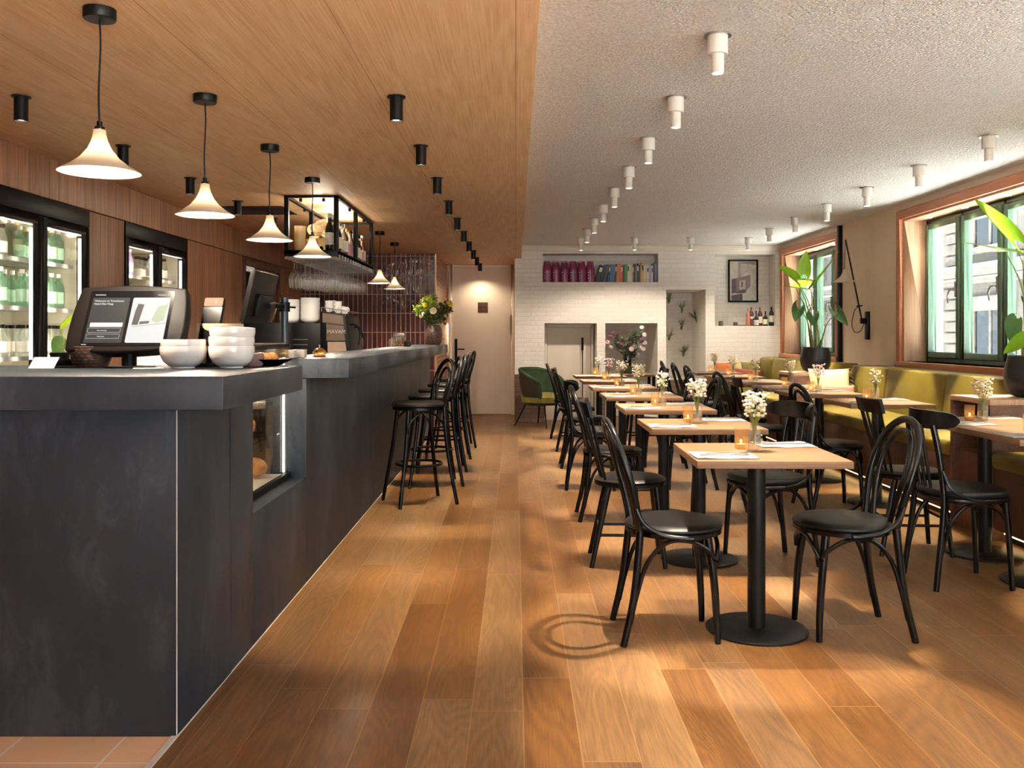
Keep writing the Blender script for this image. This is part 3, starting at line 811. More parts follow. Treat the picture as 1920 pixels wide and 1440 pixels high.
def spots(black, pts, fmt, grp):
    src = None
    for i, (x, y) in enumerate(pts):
        lab = fmt % ORD[i]
        if src is None: src = make_spot(black); src.location = (x, y, 0); src['label'] = lab; src['group'] = grp
        if i == 0 and y > 11.2:
            for c in src.children:
                if c.type == 'LIGHT': c.data.spot_size = 2.5; c.data.energy *= .11
        if i == 0: continue
        if True:
            r = dup(src, (x, y, 0), None, lab)
            if y > 11.2:    # wide-beam lamps near the end walls
                for c in r.children:
                    if c.type == 'LIGHT':
                        c.data = c.data.copy(); c.data.energy = (W_BLACK_SPOT if black else W_WHITE_SPOT); c.data.spot_size = 2.5; c.data.spot_blend = .7
                        if black: c.data.energy *= .07
                        else: c.data.energy *= .11
spots(True, [(-.543, 4.1+1.065*k) for k in range(10)], 'black cylinder spotlight, %s from the front in the row over the aisle', 'black spotlights over the aisle')
spots(True, [(-2.25, 4.1+1.065*k) for k in range(7)], 'black cylinder spotlight, %s from the front in the row by the walnut wall', 'black spotlights by the walnut wall')
spots(False, [(.855, 2.82+.997*k) for k in range(10)], 'white stepped ceiling spotlight, %s from the front in the left row', 'white spotlights, left row')
spots(False, [(3.02, 3.76+.997*k) for k in range(8)], 'white stepped ceiling spotlight, %s from the front in the row near the windows', 'white spotlights, window row')
spots(False, [(1.55, 11.75), (2.28, 11.75), (3.03, 11.75)], 'white stepped ceiling spotlight before the brick wall, %s from the left of three', 'white spotlights by the brick wall')
tag(MB().box(-2.6, -1.965, 7.59, 8.11, Z_O-.004, Z_O-.0005).build('ceiling_vent', M['black'], bevel=.001), 'flat black rectangular ceiling vent in the oak ceiling', 'vent')
# ================================================================ FURNITURE (row tables, chairs, stools)
def make_table(col=True):
    t = thing('dining_table', '', 'table')
    MB().box(-.302, .302, -.298, .298, .721, .75).build('tabletop', M['oak_top'], t, bevel=.0015)
    MB().lathe([(.0, .0), (.205, 0), (.21, .003), (.21, .009), (.205, .013), (.05, .016), (0, .016)], 48).build('base_disc', M['table_metal'], t)
    MB().lathe([(.037, .016), (.037, .705), (0, .705)], 28).build('column', M['table_metal'], t)
    MB().box(-.12, .12, -.12, .12, .705, .7208).build('mounting_plate', M['black'], t, bevel=.002)
    return t
# chairs face local +X
def seat_round(t, r=.2, zt=.478, zb=.425, wood_r=.198):
    MB().lathe([(wood_r-.012, zb), (wood_r, zb+.003), (wood_r, zb+.02), (wood_r-.004, zb+.022), (0, zb+.022)], 36).build('seat_ring', M['black_wood'], t)
    MB().lathe([(r-.006, zb+.022), (r+.001, zb+.03), (r, zt-.016), (r-.012, zt-.006), (r-.05, zt-.001), (r*.4, zt+.004), (0, zt+.005)], 36).build('seat_cushion', M['leather'], t)
def leg(t, pts, r=(.0155, .013), pad=True, name='leg', n=10):
    sp = spline(pts, 4)
    rr = [r[0]+(r[1]-r[0])*i/(len(sp)-1) for i in range(len(sp))]
    o = MB().tube(sp, rr, n).build(name, M['black_wood'], t)
    return o
def bent_arcs(t, h=.43):
    for s in (-1, 1):
        MB().tube(spline([(.142, s*.143, .34), (.10, s*.158, .385), (.03, s*.168, .418), (-.06, s*.166, .41), (-.135, s*.163, .33), (-.178, s*.163, .2), (-.203, s*.165, .09)], 5), .0095, 8).build('bent_brace', M['black_wood'], t)
    MB().tube(spline([(.147, -.135, .33), (.163, -.09, .385), (.168, 0, .415), (.163, .09, .385), (.147, .135, .33)], 5), .009, 8).build('bent_brace', M['black_wood'], t)
def make_loop_chair():
    t = thing('loop_back_chair', '', 'chair')
    seat_round(t)
    for s in (-1, 1):
        leg(t, [(.115, s*.118, .43), (.138, s*.135, .25), (.148, s*.138, .1), (.152, s*.145, .0)], (.0175, .0125))
        leg(t, [(-.162, s*.148, .46), (-.17, s*.155, .36), (-.192, s*.163, .18), (-.232, s*.17, 0)], (.0165, .014))
        MB().tube(spline([(-.186, s*.172, .56), (-.15, s*.186, .49), (-.08, s*.2, .45), (.0, s*.207, .438), (.04, s*.205, .436)], 5), .0085, 8).build('side_bracket', M['black_wood'], t)
    L = [(-.162, .148, .45), (-.178, .165, .54), (-.203, .183, .65), (-.235, .176, .75), (-.262, .135, .83), (-.278, .07, .872), (-.283, 0, .884)]
    pts = L + [(x, -y, z) for x, y, z in reversed(L[:-1])]
    MB().tube(spline(pts, 5), .0155, 10).build('back_loop', M['black_wood'], t)
    I = [(-.165, .075, .445), (-.185, .1, .56), (-.215, .118, .67), (-.243, .1, .77), (-.262, .055, .822), (-.268, 0, .836)]
    pts = I + [(x, -y, z) for x, y, z in reversed(I[:-1])]
    MB().tube(spline(pts, 5), .0115, 10).build('inner_loop', M['black_wood'], t)
    bent_arcs(t)
    return t
def make_spindle_chair():
    t = thing('spindle_back_chair', '', 'chair')
    seat_round(t, .195, .472, .425, .196)
    for s in (-1, 1):
        leg(t, [(.13, s*.12, .43), (.175, s*.165, 0)], (.018, .0125))
        leg(t, [(-.12, s*.11, .43), (-.215, s*.165, 0)], (.018, .0125))
    MB().cyl((.155, -.143, .2), (.155, .143, .2), .008).cyl((-.17, -.14, .2), (-.17, .14, .2), .008).build('stretcher', M['black_wood'], t)
    for s in (-1, 1): MB().cyl((.158, s*.146, .17), (-.177, s*.142, .17), .008).build('stretcher', M['black_wood'], t)
    def rail(u, v):
        a = (u-.5)*2
        y = a*.205; x = -.262 + .04*a*a
        zz = .80 + v*.078
        return (x-.02*v, y, zz)
    g = MB().grid(rail, 16, 2)
    g.build('top_rail', M['black_wood'], t, thick=.02)
    for k in range(6):
        a = (k-2.5)/2.5
        MB().cyl((-.155+.02*a*a, a*.115, .44), (-.255+.036*a*a, a*.165, .81), .0075, n=8).build('spindle', M['black_wood'], t)
    return t
def make_wide_rail_chair():
    t = thing('wide_rail_chair', '', 'chair')
    P = []
    for k in range(32):
        a = 2*PI*k/32
        c, s_ = math.cos(a), math.sin(a)
        P.append((.2*abs(c)**.75*(1 if c > 0 else -1), .2*abs(s_)**.75*(1 if s_ > 0 else -1)))
    MB().prism(P, .425, .447).build('seat_ring', M['black_wood'], t, bevel=.004)
    MB().prism([(x*.985, y*.985) for x, y in P], .447, .482).build('seat_cushion', M['leather'], t, bevel=.013, seg=3)
    for s in (-1, 1):
        leg(t, [(.14, s*.145, .43), (.152, s*.155, .25), (.165, s*.163, 0)], (.0165, .0125))
        leg(t, [(-.21, s*.13, .8), (-.185, s*.142, .65), (-.168, s*.15, .46), (-.178, s*.157, .3), (-.215, s*.17, 0)], (.0155, .0145))
        MB().tube(spline([(-.178, s*.165, .58), (-.15, s*.186, .50), (-.08, s*.2, .455), (.0, s*.205, .44)], 5), .0085, 8).build('side_bracket', M['black_wood'], t)
    def rail(u, v):
        a = (u-.5)*2
        hgt = .045*max(0.02, (1-abs(a)**5))**.5
        ang = a*1.15
        return (-.04 - .2*math.cos(ang), .235*math.sin(ang), .825 + (v-.5)*2*hgt)
    MB().grid(rail, 28, 4).build('top_rail', M['black_wood'], t, thick=.02)
    for y in (-.05, 0, .05): MB().cyl((-.175, y, .44), (-.235, y*1.2, .80), .0085, n=8).build('spindle', M['black_wood'], t)
    bent_arcs(t)
    return t
loopc = make_loop_chair(); spinc = make_spindle_chair(); widec = make_wide_rail_chair()
CH = {1: (loopc, 'black bentwood loop-back chair with round leather seat'), 2: (spinc, 'black spindle-back chair with flat curved top rail'), 3: (widec, 'black bentwood chair with wide wrap-around top rail')}
placed = set()
def chair(kind, x, y, rz, where):
    src, d = CH[kind]
    lab = d.split(' with')[0] + ' ' + where
    if kind not in placed:
        src.location = (x, y, 0); src.rotation_euler = (0, 0, rz); src['label'] = lab; src['group'] = 'dining chairs'; placed.add(kind)
    else: dup(src, (x, y, 0), rz, lab)
tab = make_table()
TX = 1.012; TY = [3.79+1.19*k for k in range(7)]
for i, y in enumerate(TY):
    lab = 'square oak pedestal table, %s from the front in the middle row' % ORD[i]
    if i == 0: tab.location = (TX, y, 0); tab.rotation_euler = (0, 0, -.018); tab['label'] = lab; tab['group'] = 'tables of the middle row'
    else: dup(tab, (TX, y, 0), random.uniform(-.008, .008), lab)
for i, k in enumerate([1, 2, 1, 3, 1, 2, 1]):
    dx = -.355
    chair(k, TX+dx-(.03 if i in (1, 3) else 0), TY[i]-.03, random.uniform(-.06, .06) if i else .02, 'on the aisle side of the %s table of the middle row' % ORD[i])
for i, k in enumerate([1, 3, 1, 1, 1, 2]):
    rz = PI+[.04, .25, -.1, .05, -.08, .02][i]
    chair(k, TX+.36, TY[i]-[.0,.05,.02,0,0,0][i], rz, 'on the window side of the %s table of the middle row' % ORD[i])
RT = [(2.655, 4.505, 'nearest', 'first'), (2.655, 5.103, 'second', ''), (2.66, 6.64, 'third', ''), (2.60, 7.72, 'fourth', ''), (2.60, 8.5, 'fifth', ''), (2.55, 9.55, 'sixth', ''), (2.6, 10.75, 'seventh', ''), (2.62, 11.83, 'eighth', '')]
for i, (x, y, o, _) in enumerate(RT):
    dup(tab, (x, y, 0), 0, 'square oak pedestal table by the banquette, %s from the front' % o, 'tables along the banquette')
chair(3, 2.24, 4.53, .03, 'at the nearest table of the banquette row')
chair(2, 2.27, 5.2, -.05, 'at the second table of the banquette row')
chair(1, 2.29, 6.5, .1, 'at the third table of the banquette row')
chair(2, 2.13, 7.72, -.1, 'at the fourth table of the banquette row')
chair(1, 2.17, 8.52, .1, 'at the fifth table of the banquette row')
chair(1, 2.22, 10.3, .05, 'between the sixth and seventh banquette tables')
chair(1, 2.22, 11.15, .02, 'at the seventh table of the banquette row')
chair(1, 2.22, 12.0, -.05, 'at the eighth table of the banquette row, nearest the brick wall')

# bar stools
def make_stool():
    t = thing('bar_stool', '', 'stool')
    z0 = .69
    MB().lathe([(.17, z0), (.19, z0+.003), (.19, z0+.022), (0, z0+.022)], 36).build('seat_ring', M['black_wood'], t)
    MB().lathe([(.188, z0+.022), (.2, z0+.032), (.198, z0+.045), (.18, z0+.058), (.1, z0+.064), (0, z0+.066)], 36).build('seat_cushion', M['leather'], t)
    for s in (-1, 1):
        leg(t, [(.12, s*.12, z0), (.15, s*.15, .4), (.21, s*.2, 0)], (.0165, .013))
        leg(t, [(-.15, s*.14, z0+.02), (-.16, s*.15, .5), (-.185, s*.165, .28), (-.23, s*.195, 0)], (.0165, .0135))
    ring = [(.168*math.cos(a)-.005, .168*math.sin(a), .29) for a in [2*PI*k/32 for k in range(32)]]
    MB().tube(ring, .010, 8, closed=True).build('foot_ring', M['black_wood'], t)
    for s in (-1, 1):
        MB().tube(spline([(.142, s*.142, .5), (.12, s*.15, .6), (.04, s*.155, .672), (-.05, s*.155, .672), (-.13, s*.15, .6), (-.158, s*.148, .5)], 5), .008, 8).build('bent_brace', M['black_wood'], t)
    z1 = z0+.03
    L = [(-.152, .138, z1-.02), (-.168, .155, z1+.07), (-.192, .168, z1+.16), (-.218, .15, z1+.25), (-.235, .09, z1+.31), (-.242, 0, z1+.332)]
    pts = L + [(x, -y, z) for x, y, z in reversed(L[:-1])]
    MB().tube(spline(pts, 5), .0145, 10).build('back_loop', M['black_wood'], t)
    I = [(-.16, .065, z1-.01), (-.18, .09, z1+.1), (-.205, .1, z1+.18), (-.222, .06, z1+.25), (-.228, 0, z1+.275)]
    pts = I + [(x, -y, z) for x, y, z in reversed(I[:-1])]
    MB().tube(spline(pts, 5), .011, 10).build('inner_loop', M['black_wood'], t)
    return t
st = make_stool()
for i, (x, y, a) in enumerate([(-.72, 6.67, 26), (-.70, 7.5, 14), (-.70, 8.3, 8), (-.70, 9.15, 6), (-.70, 10.05, 10)]):
    lab = 'black bentwood loop-back bar stool, %s' % (['nearest of the row at the bar', 'second from the front at the bar', 'middle one of five at the bar', 'fourth from the front at the bar', 'farthest one at the bar'][i])
    rz = PI+math.radians(a)
    if i == 0: st.location = (x, y, 0); st.rotation_euler = (0, 0, rz); st['label'] = lab; st['group'] = 'stools at the bar'
    else: dup(st, (x, y, 0), rz, lab)

# ---------------------------------------------------------------- banquette
def bench(y0, y1, label, seams):
    t = thing('banquette', label, 'bench', (2.88, y0, 0))
    W = y1-y0
    MB().box(.0, .86, 0, W, .07, .44).build('wooden_base', M['walnut_dark'], t, bevel=.003)
    MB().box(.07, .86, .01, W-.01, 0, .07).build('plinth', M['black'], t)
    MB().box(.045, .06, .02, W-.02, .045, .068).build('led_strip', M['led'], t)
    MB().box(-.03, .56, .005, W-.005, .44, .54).build('seat_cushion', M['olive'], t, bevel=.03, seg=4)
    ed = [0]+[s-y0 for s in seams]+[W]
    for a, b in zip(ed, ed[1:]):
        MB().add([(.52,a+.003,.5),(.86,a+.003,.5),(.86,a+.003,.93),(.575,a+.003,.93),(.52,b-.003,.5),(.86,b-.003,.5),(.86,b-.003,.93),(.575,b-.003,.93)],
                 [(0,3,2,1),(4,5,6,7),(0,1,5,4),(1,2,6,5),(2,3,7,6),(3,0,4,7)]).build('back_cushion', M['olive'], t, bevel=.018, seg=3)
    return t
bench(2.6, 5.42, 'olive leather banquette with wooden base nearest the camera', [3.8, 4.95])
bench(5.95, 9.26, 'long olive leather banquette under the large window, between two wooden dividers', [7.23, 8.38])
bench(9.82, 12.1, 'olive leather banquette below the far window', [10.55, 11.3])
t = thing('corner_bench', 'olive leather bench along the white brick wall in the far corner', 'bench', (2.45, 12.12, 0))
MB().box(0, 1.28, .03, .66, .07, .44).build('wooden_base', M['walnut_dark'], t, bevel=.003)
MB().box(0, 1.28, 0, .67, .44, .54).build('seat_cushion', M['olive'], t, bevel=.03, seg=4)
MB().box(1.0, 1.3, .05, .67, .53, .93).build('back_cushion', M['olive'], t, bevel=.05, seg=4)
def divider(y0, y1, label):
    t = thing('wooden_divider', label, 'cabinet', (2.86, y0, 0))
    W = y1-y0
    MB().box(0, .86, 0, W, .815, .848).build('top_board', M['reveal'], t, bevel=.002)
    MB().box(0.0, .86, 0, .03, .0, .815).build('side_board', M['walnut_y'], t, bevel=.002)
    MB().box(0.0, .86, W-.03, W, .0, .815).build('side_board', M['walnut_y'], t, bevel=.002)
    MB().box(.02, .86, .03, W-.03, 0, .5).box(.3, .86, .03, W-.03, .5, .815).build('panel', M['walnut_dark'], t, bevel=.002)
    return t
divider(5.435, 5.935, 'open wooden divider box between banquettes, carrying the near potted plant')
divider(9.275, 9.805, 'wooden divider box between banquettes farther back, carrying the far potted plant')

# ---------------------------------------------------------------- green armchair
def armchair():
    t = thing('green_armchair', 'green velvet tub armchair on thin black legs against the brick wall', 'armchair', (.36, 12.3, 0), math.radians(-38))
    def outer(u, v, off=0):
        a = (u-.5)*2*2.15           # around the back; front is +X
        k = abs(a)/2.15
        top = .77 - .17*max(0, (k-.25)/.75)**1.5
        R = .33-off
        bulge = 1-.28*(1-v)**2
        x = -R*math.cos(a)*bulge*.95
        y = R*math.sin(a)*bulge*1.02
        return (x, y, .30+(top-.30)*v)
    MB().grid(lambda u, v: outer(u, v), 28, 8).build('outer_shell', M['leather_brown'], t)
    MB().grid(lambda u, v: outer(u, v, .045), 28, 8).build('inner_back', M['velvet'], t)
    edge = [outer(i/28, 1, .022) for i in range(29)]
    MB().tube([Vector(p) for p in edge], .028, 10).tube([Vector(outer(0, v/6, .022)) for v in range(7)], .026, 8).tube([Vector(outer(1, v/6, .022)) for v in range(7)], .026, 8).build('rim', M['velvet'], t)
    MB().lathe([(.2, .30), (.28, .33), (.29, .40), (.26, .44), (.1, .455), (0, .456)], 30).build('seat_cushion', M['velvet_seat'], t)
    MB().lathe([(0, .29), (.22, .29), (.22, .305), (0, .305)], 24).build('under_frame', M['black'], t)
    for x, y in ((.2, .2), (.2, -.2), (-.2, .2), (-.2, -.2)):
        leg(t, [(x*.8, y*.8, .3), (x*1.35, y*1.35, 0)], (.013, .009))
    return t
armchair()
# ================================================================ TABLE SETTINGS
def make_napkin():
    def f(u, v):
        return ((u-.5)*.245, (v-.5)*.185, .004+.0035*mnoise.noise(Vector((u*5, v*4, 3)))+.002*math.sin(u*9))
    mb = MB().grid(f, 14, 10)
    return mb.build('napkin', M['napkin'], None, thick=.003)
def make_knife():
    return MB().prism([(-.1, -.006), (-.02, -.005), (.0, -.008), (.09, -.008), (.105, 0), (.09, .004), (0, .004), (-.02, .004), (-.1, .006)], 0, .0025).build('knife', M['cutlery'], bevel=.0008)
def make_fork():
    mb = MB().prism([(-.1, -.006), (-.09, -.008), (.03, -.0035), (.05, -.011), (.06, -.0115), (.06, .0115), (.05, .011), (.03, .0035), (-.09, .008), (-.1, .006)], 0, .0025)
    for k in range(4): mb.box(.06, .1, -.0112+k*.0062, -.0112+k*.0062+.0035, 0, .0022)
    return mb.build('fork', M['cutlery'], bevel=.0006)
nap, kni, frk = make_napkin(), make_knife(), make_fork()
def make_candle():
    t = thing('candle_glass', '', 'candle holder')
    prof = []
    n = 40
    vs = []; fs = []
    lev = [(.021, 0), (.0245, .004), (.0265, .05), (.0275, .088)]
    mb = MB()
    for r, z in lev:
        for k in range(n):
            rr = r+(.0009 if k % 2 else -.0005)
            vs.append((rr*math.cos(2*PI*k/n), rr*math.sin(2*PI*k/n), z))
    for i in range(3):
        for k in range(n): fs.append((i*n+k, i*n+(k+1) % n, (i+1)*n+(k+1) % n, (i+1)*n+k))
    fs.append(tuple(range(n-1, -1, -1)))
    mb.add(vs, fs).build('tumbler', M['amber'], t, angle=20)
    MB().lathe([(.018, .003), (.019, .022), (0, .022)], 20).build('candle', M['wax'], t)
    MB().sphere((0, 0, .033), .0055, 8, 6, 1.7).build('flame', M['flame'], t)
    lamp_light(t, (0, 0, .04), 'POINT', .03, (1, .6, .22), .012)
    return t
def gyps(seed, n=70, R=.05, zc=.2, cols=('gyp',)):
    rnd = random.Random(seed)
    st_ = MB(); bl = [MB() for _ in cols]
    for k in range(n):
        a = rnd.uniform(0, 2*PI); rr = R*rnd.random()**.5; z = zc+rnd.uniform(-.045, .05)
        p = Vector((rr*math.cos(a), rr*math.sin(a), z))
        ci = 0 if len(cols) == 1 or rnd.random() < .8 else 1
        bl[ci].sphere(p, rnd.uniform(.0055, .0095), 7, 5, .8)
        if k % 4 == 0: st_.tube([(0, 0, .03), (p.x*.25, p.y*.25, .12), p], .0009, 4)
    for k in range(5):
        a = rnd.uniform(0, 2*PI); p = Vector((R*1.2*math.cos(a), R*1.2*math.sin(a), zc+rnd.uniform(.0, .07)))
        st_.tube([(0, 0, .05), (p.x*.3, p.y*.3, .13), p], .0009, 4); bl[0].sphere(p, .006, 6, 4)
    return st_, bl
def make_vase(seed, cols, tall=1.0, n=70, R=.05, zc=.195):
    t = thing('bud_vase', '', 'vase')
    MB().openlathe([(0, .002), (.024, .002), (.0275, .006), (.0275, .088), (.022, .1), (.015, .106), (.0145, .118), (.0175, .123)], 24).build('vase_body', M['vase_glass'], t)
    MB().lathe([(0, .005), (.024, .005), (.0245, .06), (0, .06)], 20).build('water', M['vase_glass'], t)
    s, bl = gyps(seed, n, R, zc, cols)
    s.build('stems', M['stem'], t)['kind'] = 'stuff'
    for b, c in zip(bl, cols):
        if b.v: b.build('flower_spray', M[c], t)['kind'] = 'stuff'
    return t
can = make_candle()
VP_ = [make_vase(3, ('gyp',), n=110, R=.048, zc=.195), make_vase(5, ('gyp', 'pink'), n=90), make_vase(8, ('gyp',), n=60, R=.04, zc=.18), make_vase(11, ('pale_pink', 'pink'), n=70, R=.05, zc=.185)]
VN = ['cream baby\'s breath', 'cream and pink blossoms', 'small cream blossoms', 'pale pink blossoms']
first = {'n': 1, 'k': 1, 'f': 1, 'c': 1, 0: 1, 1: 1, 2: 1, 3: 1}
def put(key, src, loc, rz, label, cat, group):
    if first.get(key):
        first[key] = 0
        src.location = loc; src.rotation_euler = (0, 0, rz); tag(src, label, cat, group)
        return src
    return dupm(src, loc, label, cat, group, rz, (0, 0, rz))
ZT_ = .7505
def setting(cx, cy, i, row, vi, long_=False):
    o = ORD[i]; w = '%s table of the %s row' % (o, row)
    put('c', can, (cx-.045, cy+.08, ZT_), i, 'amber ribbed candle glass on the ' + w, 'candle holder', 'amber candle glasses')
    put(vi, VP_[vi], (cx-.008, cy+.005, ZT_), i*1.3, 'bud vase of %s on the %s' % (VN[vi], w), 'vase', 'bud vases on the tables')
    for s, (nx, ny, side) in enumerate(((-.175, -.15, 'aisle' if row == 'middle' else 'left'), (.175, .215, 'window'))):
        put('n', nap, (cx+nx, cy+ny, ZT_), random.uniform(-.05, .05)+(PI if s else 0), 'white paper napkin on the %s side of the %s' % (side, w), 'napkin', 'paper napkins')
        put('k', kni, (cx+nx+(.03 if s == 0 else -.03), cy+ny+.03, ZT_+.0085), .25+s*PI, 'steel knife on the %s side napkin of the %s' % (side, w), 'knife', 'table knives')
        put('f', frk, (cx+nx+(.0 if s == 0 else 0), cy+ny-.03, ZT_+.0085), .1+s*PI, 'steel fork on the %s side napkin of the %s' % (side, w), 'fork', 'table forks')
for i, y in enumerate(TY): setting(TX, y, i, 'middle', [0, 1, 2, 0, 1, 3, 2][i])
for i, (x, y, o, _) in enumerate(RT): setting(x, y, i, 'banquette', [2, 1, 2, 3, 0, 2, 1, 0][i])

# ================================================================ PLANTS
def leaf_blade(J, T, w, n, lobe=.28, fold=.35, droop=0.0, wave=.0):
    J = Vector(J); T = Vector(T); n = Vector(n).normalized()
    ax = T-J; L = ax.length; a = ax/L
    s = a.cross(n).normalized(); n = s.cross(a).normalized()
    mb = MB()
    for sg in (1, -1):
        def f(u, v):
            t = -lobe+(1+lobe)*u
            q = (t+lobe)/(1+lobe)
            h = w*1.0*(q**.42)*((1-q)**.85)*1.75
            inn = h*(max(0, -t)/lobe)**.7*.9 if t < 0 and lobe > 0 else 0
            y = inn+(h-inn)*v
            return J+a*(t*L)+s*(sg*y)+n*(fold*(y*y/w)*1.0+abs(y)*fold*.3-droop*L*max(t,0)**2+wave*w*math.sin(t*9)*v)
        mb.grid(f, 18, 5)
    return mb
def big_plant(name, label, cx, cy, z0, leaves, stems_extra=()):
    t = thing(name, label, 'plant', (cx, cy, z0))
    MB().openlathe([(.0, 0), (.085, 0), (.125, .02), (.15, .07), (.158, .13), (.152, .19), (.138, .24), (.134, .258), (.128, .258), (.13, .235), (0, .235)], 36).build('pot', M['black_pot'], t)
    MB().lathe([(0, .2355), (.129, .2355), (.129, .24), (0, .243)], 24).build('soil', M['soil'], t)
    C = Vector((cx, cy, z0))
    for k, (J, T, w, n, mat_, kw) in enumerate(leaves):
        J = Vector(J)-C; T = Vector(T)-C
        lf = leaf_blade(J, T, w, n, **kw).build('leaf', M[mat_], t)
        a = 2*PI*k/len(leaves)
        b = Vector((.05*math.cos(a), .05*math.sin(a), .238))
        m = (b*.45+J*.55)+Vector((0, 0, .06))
        m.x = b.x*.6+J.x*.4
        sp = spline([b, m, J], 8)
        MB().tube(sp, [.008-.005*i/(len(sp)-1) for i in range(len(sp))], 8).build('stem', M['stem'], t)
    for k in range(4):
        a = k*1.7
        MB().tube(spline([(.04*math.cos(a), .04*math.sin(a), .238), (.055*math.cos(a), .055*math.sin(a), .32), (.07*math.cos(a), .07*math.sin(a), .36+.03*k)]), [.010]*4+[.007]*4+[.003]*5, 8).build('stem', M['stem'], t)
    return t
M['black_pot'] = plain('matte_black_pot', srgb(24,24,26), .38, var=.05)
Y1 = 9.52
big_plant('potted_elephant_ear', 'arrow-leaved green potted plant in a black pot on the far wooden divider', 3.165, Y1, .849, [
    (PX(1508,514,Y1), PX(1512,470,Y1), .105, (.15,-1,.25), 'leaf', dict(fold=-.2)),
    (PX(1493,524,Y1-.05), PX(1458,497,Y1-.15), .10, (.2,-.8,.6), 'leaf', dict(fold=.3)),
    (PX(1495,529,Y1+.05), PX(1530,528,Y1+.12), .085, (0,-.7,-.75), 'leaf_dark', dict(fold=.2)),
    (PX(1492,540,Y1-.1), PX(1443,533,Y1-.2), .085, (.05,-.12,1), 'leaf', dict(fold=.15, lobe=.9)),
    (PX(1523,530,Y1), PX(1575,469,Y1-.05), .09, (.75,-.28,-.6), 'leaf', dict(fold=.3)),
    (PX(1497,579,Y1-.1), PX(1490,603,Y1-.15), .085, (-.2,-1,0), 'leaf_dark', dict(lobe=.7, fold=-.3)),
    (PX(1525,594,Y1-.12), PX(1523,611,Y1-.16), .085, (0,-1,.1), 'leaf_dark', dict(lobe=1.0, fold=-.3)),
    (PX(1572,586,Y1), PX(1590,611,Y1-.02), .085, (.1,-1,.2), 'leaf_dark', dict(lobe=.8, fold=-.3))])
Y2 = 5.66
big_plant('potted_elephant_ear', 'large arrow-leaved potted plant in a black pot, nearest the camera at the right edge', 3.24, Y2, .849, [
    (PX(1900,450,Y2), PX(1826,372,Y2), .135, (.35,-.75,.55), 'leaf', dict(fold=.25, lobe=.35)),
    (PX(1885,470,Y2), PX(1800,453,Y2-.1), .095, (.05,-.14,1), 'leaf', dict(fold=.12, lobe=.6)),
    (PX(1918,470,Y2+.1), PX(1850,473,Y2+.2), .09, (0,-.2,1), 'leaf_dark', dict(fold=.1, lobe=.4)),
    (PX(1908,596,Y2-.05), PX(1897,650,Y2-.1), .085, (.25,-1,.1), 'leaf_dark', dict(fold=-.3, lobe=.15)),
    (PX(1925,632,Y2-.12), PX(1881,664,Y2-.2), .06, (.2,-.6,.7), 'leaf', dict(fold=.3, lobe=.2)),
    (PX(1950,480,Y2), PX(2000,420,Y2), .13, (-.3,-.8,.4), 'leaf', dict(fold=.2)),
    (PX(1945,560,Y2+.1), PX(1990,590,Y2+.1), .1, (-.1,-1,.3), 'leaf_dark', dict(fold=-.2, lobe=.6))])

def pillow(label, mat_, loc, w, h, th, rot, cat='cushion', tassel=None, name='cushion'):
    def side(sg):
        def f(u, v):
            a, b = (u-.5)*2, (v-.5)*2
            k = (1-abs(a)**3)*(1-abs(b)**3)
            pin = 1-.08*(1-abs(a))*abs(b)**2
            return (a*w/2*(1-.07*(1-b*b)), sg*th/2*max(k, 0)**.55, b*h/2*(1-.07*(1-a*a)))
        return f
    mb = MB().grid(side(1), 16, 12).grid(side(-1), 16, 12)
    o = mb.build(name, M[mat_]); o.location = loc; o.rotation_euler = rot
    tag(o, label, cat, 'cushions on the banquette')
    if tassel:
        tm = MB()
        for k in range(10):
            z = -h/2+h*k/9
            tm.tube([(w/2*.98, 0, z), (w/2+.02, 0, z-.006), (w/2+.03, .003, z-.02)], .0035, 5)
        tm.build('tassel_edge', M[tassel], o)['kind'] = 'stuff'
    return o
pillow('cream tasselled cushion leaning behind the pink cushion near the far plant', 'pillow_cream', (3.18, 9.12, .725), .42, .36, .13, (-.25, 0, .0), tassel='pillow_cream')
pillow('small dusty pink oblong cushion on the olive banquette', 'pillow_pink', (3.19, 8.93, .645), .36, .2, .11, (-.3, 0, .05), tassel='soil')
pillow('orange cushion leaning on the white brick wall, leftmost of the corner cushions', 'pillow_orange', (2.93, 12.66, .71), .26, .3, .11, (-.3, 0, .3))
pillow('pale cushion leaning on the white brick wall, middle of the corner cushions', 'pillow_cream', (3.2, 12.66, .73), .3, .32, .11, (-.3, 0, -.1))
pillow('yellow green cushion in the corner under the wall ledge', 'olive', (3.28, 12.5, .72), .3, .3, .11, (-.3, 0, .1))
pillow('russet cushion lying in front of the corner cushions', 'pillow_red', (3.16, 12.33, .67), .38, .22, .11, (-.35, .1, -.15), tassel='soil')
pillow('patterned olive cushion on the nearest banquette seat', 'pillow_cream', (3.12, 5.18, .63), .34, .12, .26, (.1, .1, .6))

